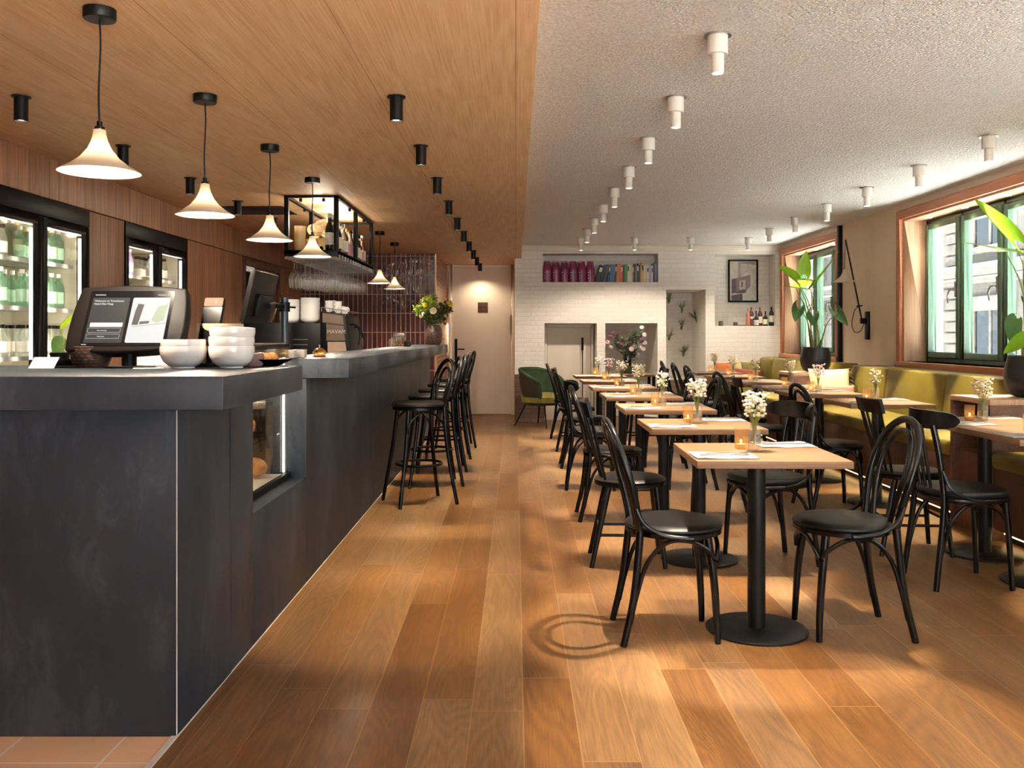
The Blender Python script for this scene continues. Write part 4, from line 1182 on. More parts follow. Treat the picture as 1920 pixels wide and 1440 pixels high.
# ================================================================ WALL LAMP
t = thing('wall_lamp', 'black swing-arm wall lamp with white flared shade above the banquette', 'lamp', (XR, 9.6, 0))
MB().box(-.03, 0, -.04, .04, 1.19, 1.49).build('wall_bracket', M['black'], t, bevel=.004)
MB().box(-.09, -.03, -.018, .018, 1.36, 1.42).build('pivot', M['black'], t, bevel=.004)
MB().cyl((-.07, 0, 1.38), (-.27, -.06, 2.25), .0085).build('arm', M['black'], t)
MB().tube(spline([(-.27, -.06, 2.25), (-.275, -.06, 2.1), (-.28, -.06, 1.94)]), .003, 6).build('cord', M['black'], t)
MB().tube(spline([(-.05, 0, 1.36), (-.09, .0, 1.28), (-.15, .0, 1.27), (-.18, 0, 1.36), (-.15, 0, 1.5), (-.10, 0, 1.55)], 8), .004, 6).build('cable_loop', M['black'], t)
MB().cyl((-.13, 0, 1.545), (-.07, 0, 1.552), .008).build('cable_clip', M['black'], t)
s = shade_mesh().build('lamp_shade', M['opal'], t); s.location = (-.28, -.06, 1.80); s.scale = (.92, .92, .92)

# ================================================================ BRICK WALL THINGS
rnd = random.Random(5)
z = HOLES[0][2]
bagp = None
def bag():
    o = MB().grid(lambda u, v: (lambda a, b: (.046*math.cos(a)*(1-.05*abs(b-.45))*(1 if b < .66 else 1-.95*(b-.66)), .05*math.sin(a)*(1.05 if b < .7 else 1-.45*(b-.7)/.3), .245*b+.004*math.sin(a*5+b*9)))(u*2*PI, v), 20, 12)
    o.lathe([(0, .0), (.04, .0)], 20)
    return o
for k in range(6):
    px = 1026+16.2*k
    lab = 'plum foil coffee bag with white dots, %s of six from the left' % ['first', 'second', 'third', 'fourth', 'fifth', 'last'][k]
    if bagp is None:
        bagp = bag().build('coffee_bag', M['plum'])
        MB().box(-.03, .03, -.006, .006, .235, .262).build('top_seal', M['plum'], bagp, bevel=.003)
        d = MB()
        for i in range(2):
            for j in range(3): d.sphere((-.022+.02*i, -.0485+.004*(1-i), .05+.034*j), .0085, 8, 4, 1, 1, .25)
        d.build('white_dots', M['label'], bagp)['kind'] = 'stuff'
        b_ = bagp; tag(b_, lab, 'coffee bag', 'coffee bags in the niche')
    else: b_ = dupm(bagp, (0,0,0), lab, 'coffee bag', 'coffee bags in the niche')
    b_.location = (bx_(px)*1.005, YB+.09, z+.001); b_.rotation_euler = (0, 0, rnd.uniform(-.12, .12)); b_.scale = (1.42, 1, 1.16)
bk = [  # colour name, rgb, width px, height, lean
 ('black', (24,24,26), 10, .245, .30), ('black', (30,30,34), 6, .25, .26), ('dark blue', (36,44,66), 6, .26, .2), ('navy blue', (28,42,80), 5, .25, .14), ('blue', (52,80,128), 5, .255, .12), ('steel blue', (70,100,140), 5, .25, .1), ('dark navy', (24,32,58), 4, .26, .08),
 ('terracotta', (196,116,84), 5, .265, .03), ('rust orange', (190,96,62), 4, .26, .02), ('brick red', (160,70,56), 5, .25, .02), ('black', (26,28,28), 4, .25, 0), ('green', (30,120,70), 7, .255, 0), ('white', (226,220,208), 4, .27, 0), ('cream', (224,206,178), 5, .25, 0), ('white and red', (220,190,176), 4, .245, 0),
 ('brown', (90,62,46), 3, .25, 0), ('black', (28,26,26), 4, .265, 0), ('grey', (120,116,112), 3, .255, 0), ('black', (22,22,26), 5, .27, 0), ('dark grey', (60,60,64), 4, .25, 0), ('tan', (190,160,120), 3, .25, 0), ('yellow ochre', (206,160,80), 5, .285, 0), ('cream', (214,200,176), 4, .25, 0), ('pale grey', (190,190,190), 4, .26, 0), ('white', (222,218,214), 4, .245, 0), ('pale blue', (150,170,196), 3, .25, 0), ('lilac grey', (176,166,180), 4, .245, 0), ('white', (214,210,206), 3, .24, 0), ('navy', (34,44,70), 5, .27, 0), ('slate blue', (92,110,134), 5, .285, 0)]
px = 1116.0
k_w = YB/F_PX
k0 = YB/F_PX
LEAN = [b[4] for b in bk]+[0]
extra = sum(bk[i][3]*max(0, math.sin(LEAN[i])-math.sin(LEAN[i+1])) for i in range(len(bk)))/k0
tot = sum(b[2] for b in bk); sc_ = (1232-1116-extra)/tot
bi = 0
nb = len(bk)
for cn, rgb, wpx, h, lean in bk:
    w_ = wpx*sc_*k_w-.001
    x = bx_(px)*1.004+w_/2; px += wpx*sc_+h*max(0, math.sin(LEAN[bi])-math.sin(LEAN[bi+1]))/k0
    nm = 'book_' + cn.replace(' ', '_')
    if nm not in M: M[nm] = plain(nm, srgb(*rgb), .55, var=.1, scale=40)
    # spine cover with page block
    r = MB().box(-w_/2, w_/2, 0, .004, 0, h).box(-w_/2, -w_/2+.002, 0, .17, 0, h).box(w_/2-.002, w_/2, 0, .17, 0, h).build('book', M[nm], bevel=.0008)
    MB().box(-w_/2+.002, w_/2-.002, .004, .165, .003, h-.004).build('pages', M['label'], r)
    if bi % 3 == 0: MB().box(-w_/2*.7, w_/2*.7, -.0006, 0, h*.6, h*.85).build('spine_label', M['label'] if sum(rgb) < 400 else M['black'], r)
    r.location = (x, YB+.06, z+.001+abs(lean)*w_*.5); r.rotation_euler = (0, lean, 0)
    bi += 1
    pos = '%s from the left' % (['first','second','third','fourth','fifth','sixth','seventh','eighth','ninth','tenth','eleventh','twelfth','thirteenth','fourteenth','fifteenth'][bi-1]) if bi <= 15 else '%s from the right' % (['last','second','third','fourth','fifth','sixth','seventh','eighth','ninth','tenth','eleventh','twelfth','thirteenth','fourteenth','fifteenth'][nb-bi])
    if pos.startswith('last'): pos = 'at the right-hand end'
    tag(r, '%s book in the wall niche, %s' % (cn, pos), 'book', 'books in the wall niche')

# framed picture
t = thing('framed_picture', 'black framed photograph of a pale building hanging in the brick recess', 'picture', (0, YB+.33, 0))
def qx(px): return (px-VPX)*(YB+.32)/F_PX
def qz(py): return CAM_H+(VPY-py)*(YB+.32)/F_PX
x0, x1, z1, z0 = qx(1365), qx(1421), qz(487), qz(566.5)
MB().box(x0, x0+.022, -.03, 0, z0, z1).box(x1-.022, x1, -.03, 0, z0, z1).box(x0+.022, x1-.022, -.03, 0, z0, z0+.022).box(x0+.022, x1-.022, -.03, 0, z1-.022, z1).build('picture_frame', M['black'], t, bevel=.002)
MB().box(x0+.02, x1-.02, -.014, -.004, z0+.02, z1-.02).build('picture_print', plain('print_cream', srgb(226,208,196), .5), t)
def poly(pts, dep, col, nm='printed_shape'):
    vs = [(x0+(x1-x0)*a, -.0145-dep, z1-(z1-z0)*b) for a, b in pts]
    MB().add(vs, [tuple(range(len(vs)))]).build(nm, col, t)
mv, md, mg = plain('print_mauve', srgb(150,118,122), .5), plain('print_dark', srgb(88,74,88), .5), plain('print_grey', srgb(176,160,156), .5)
poly([(.33,.05),(.42,.05),(.42,.42),(.33,.44)], .0002, mg)
poly([(.42,.05),(.92,.05),(.92,.12),(.42,.1)], .0002, mg)
poly([(.42,.12),(.75,.14),(.92,.28),(.6,.3),(.42,.4)], .0001, plain('print_sand', srgb(210,188,180), .5))
poly([(.12,.46),(.75,.36),(.75,.62),(.6,.74),(.12,.80)], .0003, mv)
poly([(.12,.46),(.28,.45),(.28,.78),(.12,.80)], .0004, md)
poly([(.38,.5),(.58,.47),(.58,.69),(.38,.71)], .0005, plain('print_pale', srgb(214,196,192), .5))
poly([(.44,.53),(.49,.52),(.49,.64),(.44,.65)], .0006, md)
poly([(.28,.74),(.6,.70),(.6,.78),(.28,.80)], .0007, md)
poly([(.12,.84),(.48,.80),(.48,.96),(.12,.96)], .0004, md)
MB().box(x0+.021, x1-.021, -.0185, -.017, z0+.021, z1-.021).build('glass', M['glass'], t, smooth=False)

# ledge bottles
zl = HOLES[4][2]+.001
def ledge(name, px, r, h, body, lab, cap, label, cat, **kw):
    o = make_bottle(name, r, h, M[body], M[lab] if lab else None, M[cap] if cap else None, **kw)
    o.location = ((px-VPX)*(YB+.1)/F_PX, YB+.1, zl); tag(o, label, cat, 'bottles on the brick ledge')
ledge('wine_bottle', 1403, .034, .25, 'rose', None, None, 'pale rose bottle, leftmost of the bottles on the brick ledge', 'bottle')
ledge('wine_bottle', 1408.5, .036, .265, 'brown_glass', 'label', None, 'tall brown bottle with pale label, second from the left on the brick ledge', 'bottle', lz=(.4,.5))
ledge('wine_bottle', 1418, .04, .215, 'dark_glass', 'label', None, 'dark squat bottle with white label, third on the brick ledge', 'bottle', neck=.25, shoulder=.45, lz=(.05,.4))
ledge('wine_bottle', 1425, .034, .265, 'brown_glass', 'label', None, 'tall amber bottle with white label, fourth on the brick ledge', 'bottle', lz=(.15,.5))
ledge('wine_bottle', 1435, .037, .21, 'dark_glass', 'gyp', None, 'dark short bottle with cream label, fifth on the brick ledge', 'bottle', neck=.25, shoulder=.5, lz=(.1,.45))
ledge('wine_bottle', 1446.5, .037, .27, 'dark_glass', 'label', None, 'tall dark wine bottle with white shield label on the brick ledge', 'bottle', lz=(.2,.55))
ledge('wine_bottle', 1452, .03, .16, 'dark_glass', None, None, 'small dark bottle at the right end of the brick ledge', 'bottle', shoulder=.75)
for px, h, lab in ((1351.5, .07, 'small dark brown jar alone at the left end of the brick ledge'), (1379, .055, 'low dark jar in the middle of the brick ledge')):
    o = MB().lathe([(.028, 0), (.031, .004), (.031, h-.004), (.028, h), (0, h)], 20).build('jar', M['dark_steel'])
    o.location = ((px-VPX)*(YB+.1)/F_PX, YB+.1, zl); tag(o, lab, 'jar')
o = MB().box(-.12, .12, -.04, .04, 0, .012).build('tray', M['dark_steel'], bevel=.003); o.location = ((1391-VPX)*(YB+.1)/F_PX, YB+.1, zl); tag(o, 'thin dark tray lying beside the bottles on the brick ledge', 'tray')
o = MB().lathe([(.045, 0), (.05, .02), (.035, .1), (.048, .16)], 20).build('glass_jug', M['glass']); 
o.location = ((1362-VPX)*(YB+.12)/F_PX, YB+.2, zl); tag(o, 'clear glass jug standing on the brick ledge behind the jars', 'jug')
# air plants
def airplant(seed):
    r_ = random.Random(seed)
    mb = MB()
    for k in range(13):
        a = r_.uniform(0, 2*PI); el = r_.uniform(.5, 1.4); L = r_.uniform(.1, .17)
        d = Vector((math.cos(a)*math.cos(el), -abs(math.sin(a)*math.cos(el)), math.sin(el)))
        p1 = d*L*.55; p2 = d*L+Vector((0, 0, -.02*(1.4-el)))
        mb.tube([(0,0,0), p1, p2], [.006, .0045, .0012], 5)
    return mb
def aplant(px, py, Y, lab, seed, rot=0, dark=False):
    t = airplant(seed).build('air_plant', M['fol_dark'] if dark else M['sage'])
    MB().cyl((0, .02, -.05), (0, 0, .0), .012, .02, 8).build('root_base', M['pillow_pink'] if False else M['stem'], t)
    p = PX(px, py, Y); t.location = p; t.rotation_euler = (0, 0, rot)
    tag(t, lab, 'plant', 'air plants in the tall niche'); return t
YN = YB+.97
aplant(1254.5, 562, YN, 'small green air plant at the top left of the tall brick niche', 1)
aplant(1279, 580, YN, 'small green air plant, upper one of the middle column in the tall niche', 2)
aplant(1278, 612, YN, 'small green air plant, lower one of the middle column in the tall niche', 3)
aplant(1255, 632, YN, 'small grey-green air plant at the lower left of the tall niche', 4)
aplant(1282, 662, YN, 'small green air plant lowest in the tall brick niche', 5)
aplant(1305, 598, YB+.62, 'dark air plant on the right side wall of the tall niche', 6, -PI/2, True)

# ================================================================ BOUQUETS
def leafcloud(mb, c, R, n, size, rnd_, zs=1.0):
    for k in range(n):
        d = Vector((rnd_.gauss(0,1), rnd_.gauss(0,1), rnd_.gauss(0,1))); d.normalize()
        p = Vector(c)+Vector((d.x*R, d.y*R, d.z*R*zs))*rnd_.random()**.4
        a = Vector((rnd_.gauss(0,1), rnd_.gauss(0,1), rnd_.gauss(.4,1))).normalized()
        s = a.orthogonal().normalized()
        L = size*rnd_.uniform(.6, 1.3); w = L*.3; nn = a.cross(s)
        mb.add([p, p+a*L*.5+s*w+nn*w*.3, p+a*L, p+a*L*.5-s*w+nn*w*.3, p+a*L*.5], [(0,1,4),(1,2,4),(2,3,4),(3,0,4)])
def bloom(mb, c, r, rnd_, n=9):
    mb.sphere(c, r*.5, 8, 6)
    for k in range(n):
        a = 2*PI*k/n
        mb.sphere((c[0]+r*.55*math.cos(a), c[1]+r*.35*math.sin(a), c[2]+r*.55*math.sin(a)), r*.42, 7, 5, 1, 1, .6)
rb = random.Random(9)
t = thing('flower_arrangement', 'bushy bouquet with one white bloom in a textured brown vase at the bar end', 'flowers', (-.965, 10.65, 1.1225))
MB().openlathe([(0, 0), (.07, 0), (.09, .03), (.1, .1), (.098, .17), (.08, .22), (.075, .235), (.068, .235), (.07, .2), (0, .01)], 30).build('vase', M['vase_brown'] if 'vase_brown' in M else plain('textured_brown_vase', srgb(74,54,44), .35, var=.55, scale=55, bump=1.0), t)
sm = MB()
for k in range(26):
    a = rb.uniform(0, 2*PI); r_ = rb.uniform(.05, .2); h = rb.uniform(.38, .6)
    sm.tube([(0, 0, .12), (r_*.3*math.cos(a), r_*.3*math.sin(a), .3), (r_*math.cos(a), r_*.7*math.sin(a), h)], .002, 4)
sm.build('stems', M['stem'], t)['kind'] = 'stuff'
lc = MB(); leafcloud(lc, (0, 0, .33), .13, 340, .05, rb, .8); leafcloud(lc, (.12, 0, .42), .09, 130, .05, rb); lc.build('dark_foliage', M['fol_dark'], t)['kind'] = 'stuff'
lc = MB(); leafcloud(lc, (-.09, 0, .42), .12, 260, .04, rb, 1.1); leafcloud(lc, (-.04, 0, .52), .08, 100, .04, rb, 1.2); leafcloud(lc, (-.2, 0, .4), .06, 40, .04, rb); lc.build('light_foliage', M['foliage'], t)['kind'] = 'stuff'
b = MB(); bloom(b, (.0, -.11, .4), .045, rb); b.build('white_bloom', M['gyp'], t)
for p in ((.17, -.04, .5), (.2, -.02, .47), (-.1, -.1, .47)):
    b = MB(); bloom(b, p, .03, rb); b.build('yellow_bloom', M['yellow_fl'], t)
for p in ((-.15, -.05, .34), (-.12, -.05, .37)):
    b = MB(); bloom(b, p, .025, rb); b.build('pale_bloom', M['pale_pink'], t)
# side table with the tall bouquet
t = thing('side_table', 'small square wooden side table carrying the tall pink bouquet before the niche', 'table', (1.56, 12.1, 0))
MB().box(-.3, .3, -.25, .25, .69, .72).build('tabletop', M['oak_top'], t, bevel=.002)
for x in (-.26, .26):
    for y in (-.21, .21): MB().box(x-.02, x+.02, y-.02, y+.02, 0, .69).build('leg', M['black'], t, bevel=.002)
t = thing('flower_arrangement', 'tall loose bouquet of pink and white blossoms in a dark green box by the niche', 'flowers', (1.50, 12.1, .7205))
MB().box(-.09, .09, -.07, .07, 0, .1).build('planter_box', plain('dark_green_box', srgb(58,66,40), .6), t, bevel=.005)
MB().openlathe([(0, .1), (.05, .1), (.06, .15), (.045, .26)], 20).build('vase', M['dark_glass'], t)
lc = MB(); leafcloud(lc, (.03, 0, .28), .09, 160, .05, rb, 1.4); leafcloud(lc, (.1, 0, .48), .11, 140, .05, rb, 1.0); leafcloud(lc, (-.1, 0, .42), .1, 90, .05, rb, 1.0); lc.build('dark_foliage', M['fol_dark'], t)['kind'] = 'stuff'
sm = MB()
pts = [(-.28, .42, 'pink'), (-.24, .5, 'plum2'), (-.18, .54, 'plum2'), (-.14, .47, 'plum2'), (-.1, .40, 'plum2'), (.2, .62, 'pale_pink'), (.22, .52, 'pale_pink'), (.18, .45, 'plum2'), (.12, .52, 'plum2'), (.1, .36, 'pale_pink'), (.04, .33, 'pale_pink'), (.17, .36, 'pale_pink'), (.2, .33, 'pale_pink'), (.14, .26, 'pale_pink'), (.05, .42, 'plum2'), (0, .46, 'fol_dark'), (-.22, .36, 'pale_pink'), (.23, .41, 'pale_pink')]
M['plum2'] = plain('plum_blossom', srgb(104,60,84), .8, var=.2)
for x, zz, c in pts:
    y = rb.uniform(-.1, .08)
    sm.tube([(0, 0, .15), (x*.3, y*.3, .1+zz*.45), (x, y, zz)], .0025, 4)
    b = MB(); bloom(b, (x, y-.01, zz), .034, rb); b.build('blossom', M[c], t)
sm.build('stems', M['fol_dark'], t)['kind'] = 'stuff'
# ================================================================ THINGS ON THE BAR
ZC = 1.1225
def text_mesh(s, size, mat_, parent, Mx, name='lettering', align='LEFT', ext=.0003):
    cu = bpy.data.curves.new('txt', 'FONT'); cu.body = s; cu.size = size; cu.align_x = align; cu.extrude = ext
    o = bpy.data.objects.new('txt', cu); COL.objects.link(o)
    dg = bpy.context.evaluated_depsgraph_get(); dg.update()
    me = bpy.data.meshes.new_from_object(o.evaluated_get(dg))
    bpy.data.objects.remove(o); me.name = name
    me.transform(Mx); me.materials.clear(); me.materials.append(mat_)
    q = bpy.data.objects.new(name, me); COL.objects.link(q); q.parent = parent
    return q
def tiltM(c, tilt, yaw=0):
    """x right, y up along the panel, z out of the panel towards the camera"""
    s, c_ = math.sin(tilt), math.cos(tilt)
    R = Matrix(((1, 0, 0, 0), (0, s, -c_, 0), (0, c_, s, 0), (0, 0, 0, 1)))
    return Matrix.Translation(c) @ Matrix.Rotation(yaw, 4, 'Z') @ R
# self-service kiosk
KX, KY = -1.385, 3.2
t = thing('tablet_kiosk', 'dark self-service tablet kiosk with lit screen on the near end of the bar', 'tablet', (KX, KY, ZC))
Mx = tiltM((-.013, .05, .178), math.radians(26))
outl = []
for a, b, n_, bul in (((-.19, .127), (.192, .123), 12, .012), ((.192, .123), (.203, -.118), 8, .012), ((.203, -.118), (-.203, -.128), 12, .012), ((-.203, -.128), (-.19, .127), 8, .010)):
    A, Bv = Vector(a), Vector(b); nn = Vector((-(Bv-A).y, (Bv-A).x)).normalized()
    for k in range(n_):
        q = k/n_; p = A.lerp(Bv, q)+nn*bul*4*q*(1-q); outl.append((p.x, p.y))
MB().prism(outl, -.05, 0, Mx).build('housing', M['kiosk_shell'] if 'kiosk_shell' in M else plain('bronze_black_shell', srgb(40,34,30), .35, metal=.2), t, bevel=.008, seg=3)
def rr(x0, x1, y0, y1, r=.006, n=4):
    P = []
    for cx, cy, a0 in ((x1-r, y1-r, 0), (x0+r, y1-r, PI/2), (x0+r, y0+r, PI), (x1-r, y0+r, 1.5*PI)):
        for k in range(n+1):
            a = a0+PI/2*k/n; P.append((cx+r*math.cos(a), cy+r*math.sin(a)))
    return P
sw, sh = .153, .111
scr = MB().prism(rr(-sw, sw, -sh, sh, .008), 0, .0012, Mx).build('screen', M['screen_black'], t)
em_w = emit('screen_white', (.92, .92, .9, 1), .38); em_g = emit('screen_grey', srgb(50,50,52), .35); em_t = emit('screen_text', (1, 1, 1, 1), .42)
MB().prism(rr(-sw+.012, -.006, -sh+.012, sh-.028, .003), .0012, .0016, Mx).build('menu_panel', em_g, scr)
MB().prism(rr(.006, sw-.012, -sh+.012, sh-.028, .006), .0012, .0016, Mx).build('room_picture', em_w, scr)
def tx(s, x, y, sz, al='LEFT'): return text_mesh(s, sz, em_t, scr, Mx @ Matrix.Translation((x, y, .0018)), align=al)
tx('townhouse', -sw+.018, sh-.019, .0085); tx('Nederlands', sw-.06, sh-.019, .0065); tx('EN', sw-.026, sh-.019, .0065)
tx('Welcome to Townhouse', -sw+.02, sh-.045, .0105); tx('Hotel Den Haag', -sw+.02, sh-.057, .0105)
MB().prism(rr(-sw+.022, -.014, -.036, -.019, .002), .0016, .002, Mx).build('white_button', emit('button_white', (1, 1, .95, 1), .42), scr)
for yb in (-.058, -.082):
    P = rr(-sw+.018, -.018, yb, yb+.017, .003)
    MB().tube([Mx @ Vector((a, b, .0018)) for a, b in P], .0004, 4, closed=True).build('button_outline', em_t, scr)
tx('Get room key', -.084, -.052, .006, 'CENTER'); tx('Check-out', -.084, -.076, .006, 'CENTER'); tx('Language', -sw+.006, -sh+.004, .005)
def onscr(poly_, col, dz=.0018): MB().prism(poly_, .0016, dz, Mx).build('picture_shape', col, scr)
onscr([(.022, .028), (.028, .058), (.05, .055), (.04, -.028), (.018, -.028)], emit('pic_brown', srgb(96,88,82), .38))
onscr([(.086, -.008), (.102, .046), (.137, .058), (.13, -.01), (.105, -.02)], emit('pic_green', srgb(206,220,180), .38))
onscr([(.044, -.026), (.046, -.014), (.08, -.012), (.078, -.022)], emit('pic_dark', srgb(90,104,90), .38))
onscr([(.02, -.034), (.14, -.018), (.14, -.022), (.02, -.038)], emit('pic_line', srgb(214,210,204), .38))
MB().cyl((0, .03, .0), (0, .03, .08), .0255, n=24).cyl((0, .03, .08), (-.005, .06, .15), .02, n=20).build('stand', M['black'], t)
MB().prism(rr(-.07, .07, -.03, .11, .02), 0, .006).build('base_plate', M['black'], t, bevel=.002)
# card terminal
t = thing('card_terminal', 'black card payment terminal on a stand to the right of the kiosk', 'payment terminal', (-1.14, 3.3, ZC))
Mx = tiltM((.005, .06, .18), math.radians(22), math.radians(-4))
MB().prism(rr(-.039, .039, -.1, .085, .01), -.018, 0, Mx).build('housing', M['black'], t, bevel=.004)
MB().prism(rr(-.036, .036, -.075, .045, .003), 0, .001, Mx).build('screen', M['screen_black'], t)
MB().prism(rr(-.036, .036, .048, .083, .006), 0, .0012, Mx).build('reader_panel', plain('brown_plastic', srgb(96,66,42), .5, spec=.3), t)
cm = MB()
for k in range(3):
    r_ = .0025+.0025*k
    cm.tube([Mx @ Vector((.004+r_*math.cos(a), .065+r_*math.sin(a), .0016)) for a in (-.8, -.4, 0, .4, .8)], .0006, 4)
cm.build('contactless_symbol', em_t, t)
MB().box(-.05, .05, .03, .06, .0, .012).cyl((0, .05, .01), (.0, .09, .15), .012).box(-.05, -.04, .03, .07, .06, .1).build('stand', M['black'], t, bevel=.002)
# bowls
def bowl_prof(r, h, foot=True):
    o = [(r*.5, 0), (r*.5, h*.07), (r*.62, h*.1), (r*.84, h*.28), (r*.96, h*.55), (r, h*.8), (r*.985, h)] 
    i = [(r*.955, h), (r*.965, h*.8), (r*.92, h*.55), (r*.8, h*.32), (r*.55, h*.17), (0, h*.13)]
    return [(0, h*.05)]+o+i
def bowl(label, x, y, z_, r=.08, h=.078, grp='bowls on the bar'):
    o = MB().openlathe(bowl_prof(r, h), 40).build('bowl', M['ceramic']); o.location = (x, y, z_)
    return tag(o, label, 'bowl', grp)
bowl('white bowl at the bottom of the tall right-hand stack on the bar', -1.015, 3.22, ZC)
bowl('white bowl in the middle of the tall right-hand stack on the bar', -1.015, 3.22, ZC+.034, .0795)
o = bowl('white bowl tilted on top of the tall right-hand stack on the bar', -1.015, 3.22, ZC+.068, .0795); o.rotation_euler = (.02, .05, 0)
bowl('white bowl at the bottom of the low stack under the card terminal', -1.18, 3.2, ZC)
bowl('white bowl nested on top of the low stack under the card terminal', -1.18, 3.2, ZC+.024, .077)
o = MB().openlathe(bowl_prof(.085, .07), 32).build('bowl', plain('cream_glaze', srgb(214,196,160), .35)); o.location = (-1.12, 3.42, ZC+.09); tag(o, 'cream bowl with tan rim behind the white bowls', 'bowl')
o = MB().box(-.1, .1, -.07, .07, 0, .089).build('cardboard_box', plain('kraft_board', srgb(186,146,96), .8), bevel=.003); o.location = (-1.12, 3.425, ZC); tag(o, 'low kraft box under the cream bowl behind the white bowls', 'box')
o = MB().openlathe([(0, .004), (.055, .002), (.068, .03), (.072, .075), (.068, .078), (.065, .03), (0, .008)], 30).build('wicker_basket', M['wicker']); o.location = (-1.535, 3.26, ZC); tag(o, 'small woven basket under the left edge of the kiosk', 'basket')
t = thing('card_holder', 'small white card leaning on a low black tray left of the kiosk', 'card holder', (-1.66, 3.2, ZC))
MB().box(-.065, .1, .0, .09, 0, .006).box(-.065, .1, .085, .09, .006, .03).box(-.07, -.065, 0, .09, 0, .03).box(.1, .105, 0, .09, 0, .03).build('tray', M['black'], t, bevel=.002)
MB().add([(-.06,-.02,.0),(.03,-.02,.0),(.03,.02,.038),(-.06,.02,.038),(-.06,-.019,.0),(.03,-.019,.0),(.03,.021,.038),(-.06,.021,.038)], [(0,1,2,3),(7,6,5,4),(0,4,5,1),(1,5,6,2),(2,6,7,3),(3,7,4,0)]).build('card', M['label'], t)
o = MB().box(-.05, .05, -.02, .02, 0, .004).build('pen', M['label'], bevel=.001); o.location = (-1.27, 3.12, ZC); o.rotation_euler = (0, 0, .3); tag(o, 'flat white slip of paper between the kiosk stand and the bowls', 'paper')
t = thing('leafy_plant', 'dark glossy broad-leaved plant behind the left side of the kiosk', 'plant', (-1.72, 3.4, ZC))
MB().openlathe([(0, 0), (.03, 0), (.035, .05), (.03, .052), (0, .04)], 20).build('pot', M['black'], t)
leaf_blade((.0, 0, .115), (-.01, -.01, -.0+.03), .034, (.3,-1,.2), lobe=0, fold=-.2).build('leaf', M['leaf_dark'], t)
leaf_blade((.0, -.0, .14), (.1, -.04, .21), .016, (.2,-1,.5), lobe=0).build('leaf', M['leaf'], t)
MB().tube(spline([(0, 0, .04), (.015, 0, .1), (0, 0, .14)]), .003, 6).build('stem', M['stem'], t)
# plate of food and the pinkish pot behind the bowls
t = thing('serving_plate', 'black flared plate with pastries beside the white bowls', 'plate', (-.945, 3.42, ZC))
MB().openlathe([(0, 0), (.045, 0), (.095, .024), (.097, .027), (.04, .006), (0, .006)], 32).build('plate', M['black'], t)
t2 = MB()
for k in range(6): t2.sphere((.04*math.cos(k*1.1), .04*math.sin(k*1.1), .026), .02, 8, 6, .8)
for k, (x, y) in enumerate(((-.955, 3.4), (-.93, 3.44), (-.975, 3.44), (-.94, 3.39))):
    c = loaf.copy(); COL.objects.link(c); c.location = (x, y, ZC+.004); c.scale = (.33, .36, .5); c['label'] = 'small golden pastry on the black plate, %s' % ['nearest the bowls', 'farthest right', 'at the back left', 'nearest the counter edge'][k]; c['group'] = 'pastries on the black plate'
o = MB().lathe([(.03, 0), (.036, .01), (.038, .045), (.034, .05), (0, .05)], 24).build('clay_cup', plain('mauve_clay', srgb(120,92,92), .6)); o.location = (-.975, 3.35, ZC); tag(o, 'small mauve clay cup between the bowls and the black plate', 'cup')
# glass guard box by the display case
t = thing('glass_guard', 'low glass guard with dark rim above the display case', 'glass guard', (-1.3, 4.05, 1.2))
MB().box(-.16, .16, -.4, .4, -.012, 0).build('rim', M['dark_steel'], t, bevel=.002)
MB().box(.152, .158, -.4, .4, -.12, -.012).box(-.16, .16, .392, .398, -.12, -.012).build('glass_panel', M['fridge_glass'], t, smooth=False)
# service bell, boxes
t = thing('service_bell', 'polished brass service bell on the bar', 'bell', (-1.045, 4.8, ZC))
MB().lathe([(0, 0), (.032, 0), (.036, .005), (.03, .01), (0, .01)], 30).build('base', M['brass'], t)
MB().lathe([(.036, .014), (.037, .017), (.034, .03), (.022, .044), (.008, .049), (0, .05)], 30).build('dome', M['brass'], t)
MB().cyl((0, 0, .05), (0, 0, .058), .003).sphere((0, 0, .06), .005).build('plunger', M['steel'], t)
for k, (x, y) in enumerate(((-1.16, 4.62), (-1.13, 4.72))):
    o = MB().box(-.03, .03, -.03, .03, 0, .042).build('sugar_box', M['white_paint'], bevel=.003); o.location = (x, y, ZC)
    tag(o, ['small white box on the bar left of the bell, the left one', 'small white box on the bar, right beside the bell'][k], 'box', 'white boxes by the bell')
# till monitor on a pole
t = thing('till_monitor', 'black till monitor seen from behind on a clamp pole beside the bar', 'monitor', (-1.22, 4.75, ZC))
Mm = Matrix.Translation((-.05, -.28, .30)) @ Matrix.Rotation(math.radians(13), 4, 'Y')
MB().box(-.014, .01, -.2, .22, -.125, .13, Mm).build('screen_body', M['kiosk_shell'] if 'kiosk_shell' in M else plain('charcoal_plastic', srgb(50,46,44), .45), t, bevel=.005)
MB().box(.01, .035, -.1, .1, -.09, .02, Mm).build('mount_box', M['black'], t, bevel=.004)
MB().cyl((0, 0, 0), (0, 0, .31), .021, n=18).cyl((0, 0, .31), (0, 0, .315), .024, n=18).build('pole', M['pole_metal'] if 'pole_metal' in M else plain('dark_pole_metal', srgb(46,54,62), .35, metal=.4), t)
MB().cyl((0, 0, .24), (0, 0, .29), .03, n=18).cyl((0, 0, .265), (-.02, -.14, .27), .014).cyl((-.02, -.14, .27), (-.01, -.26, .26), .014).cyl((.02, 0, .265), (.06, .0, .262), .005).build('clamp_arm', M['black'], t)
MB().cyl((0, 0, 0), (0, 0, .006), .045, n=24).build('base', M['black'], t)
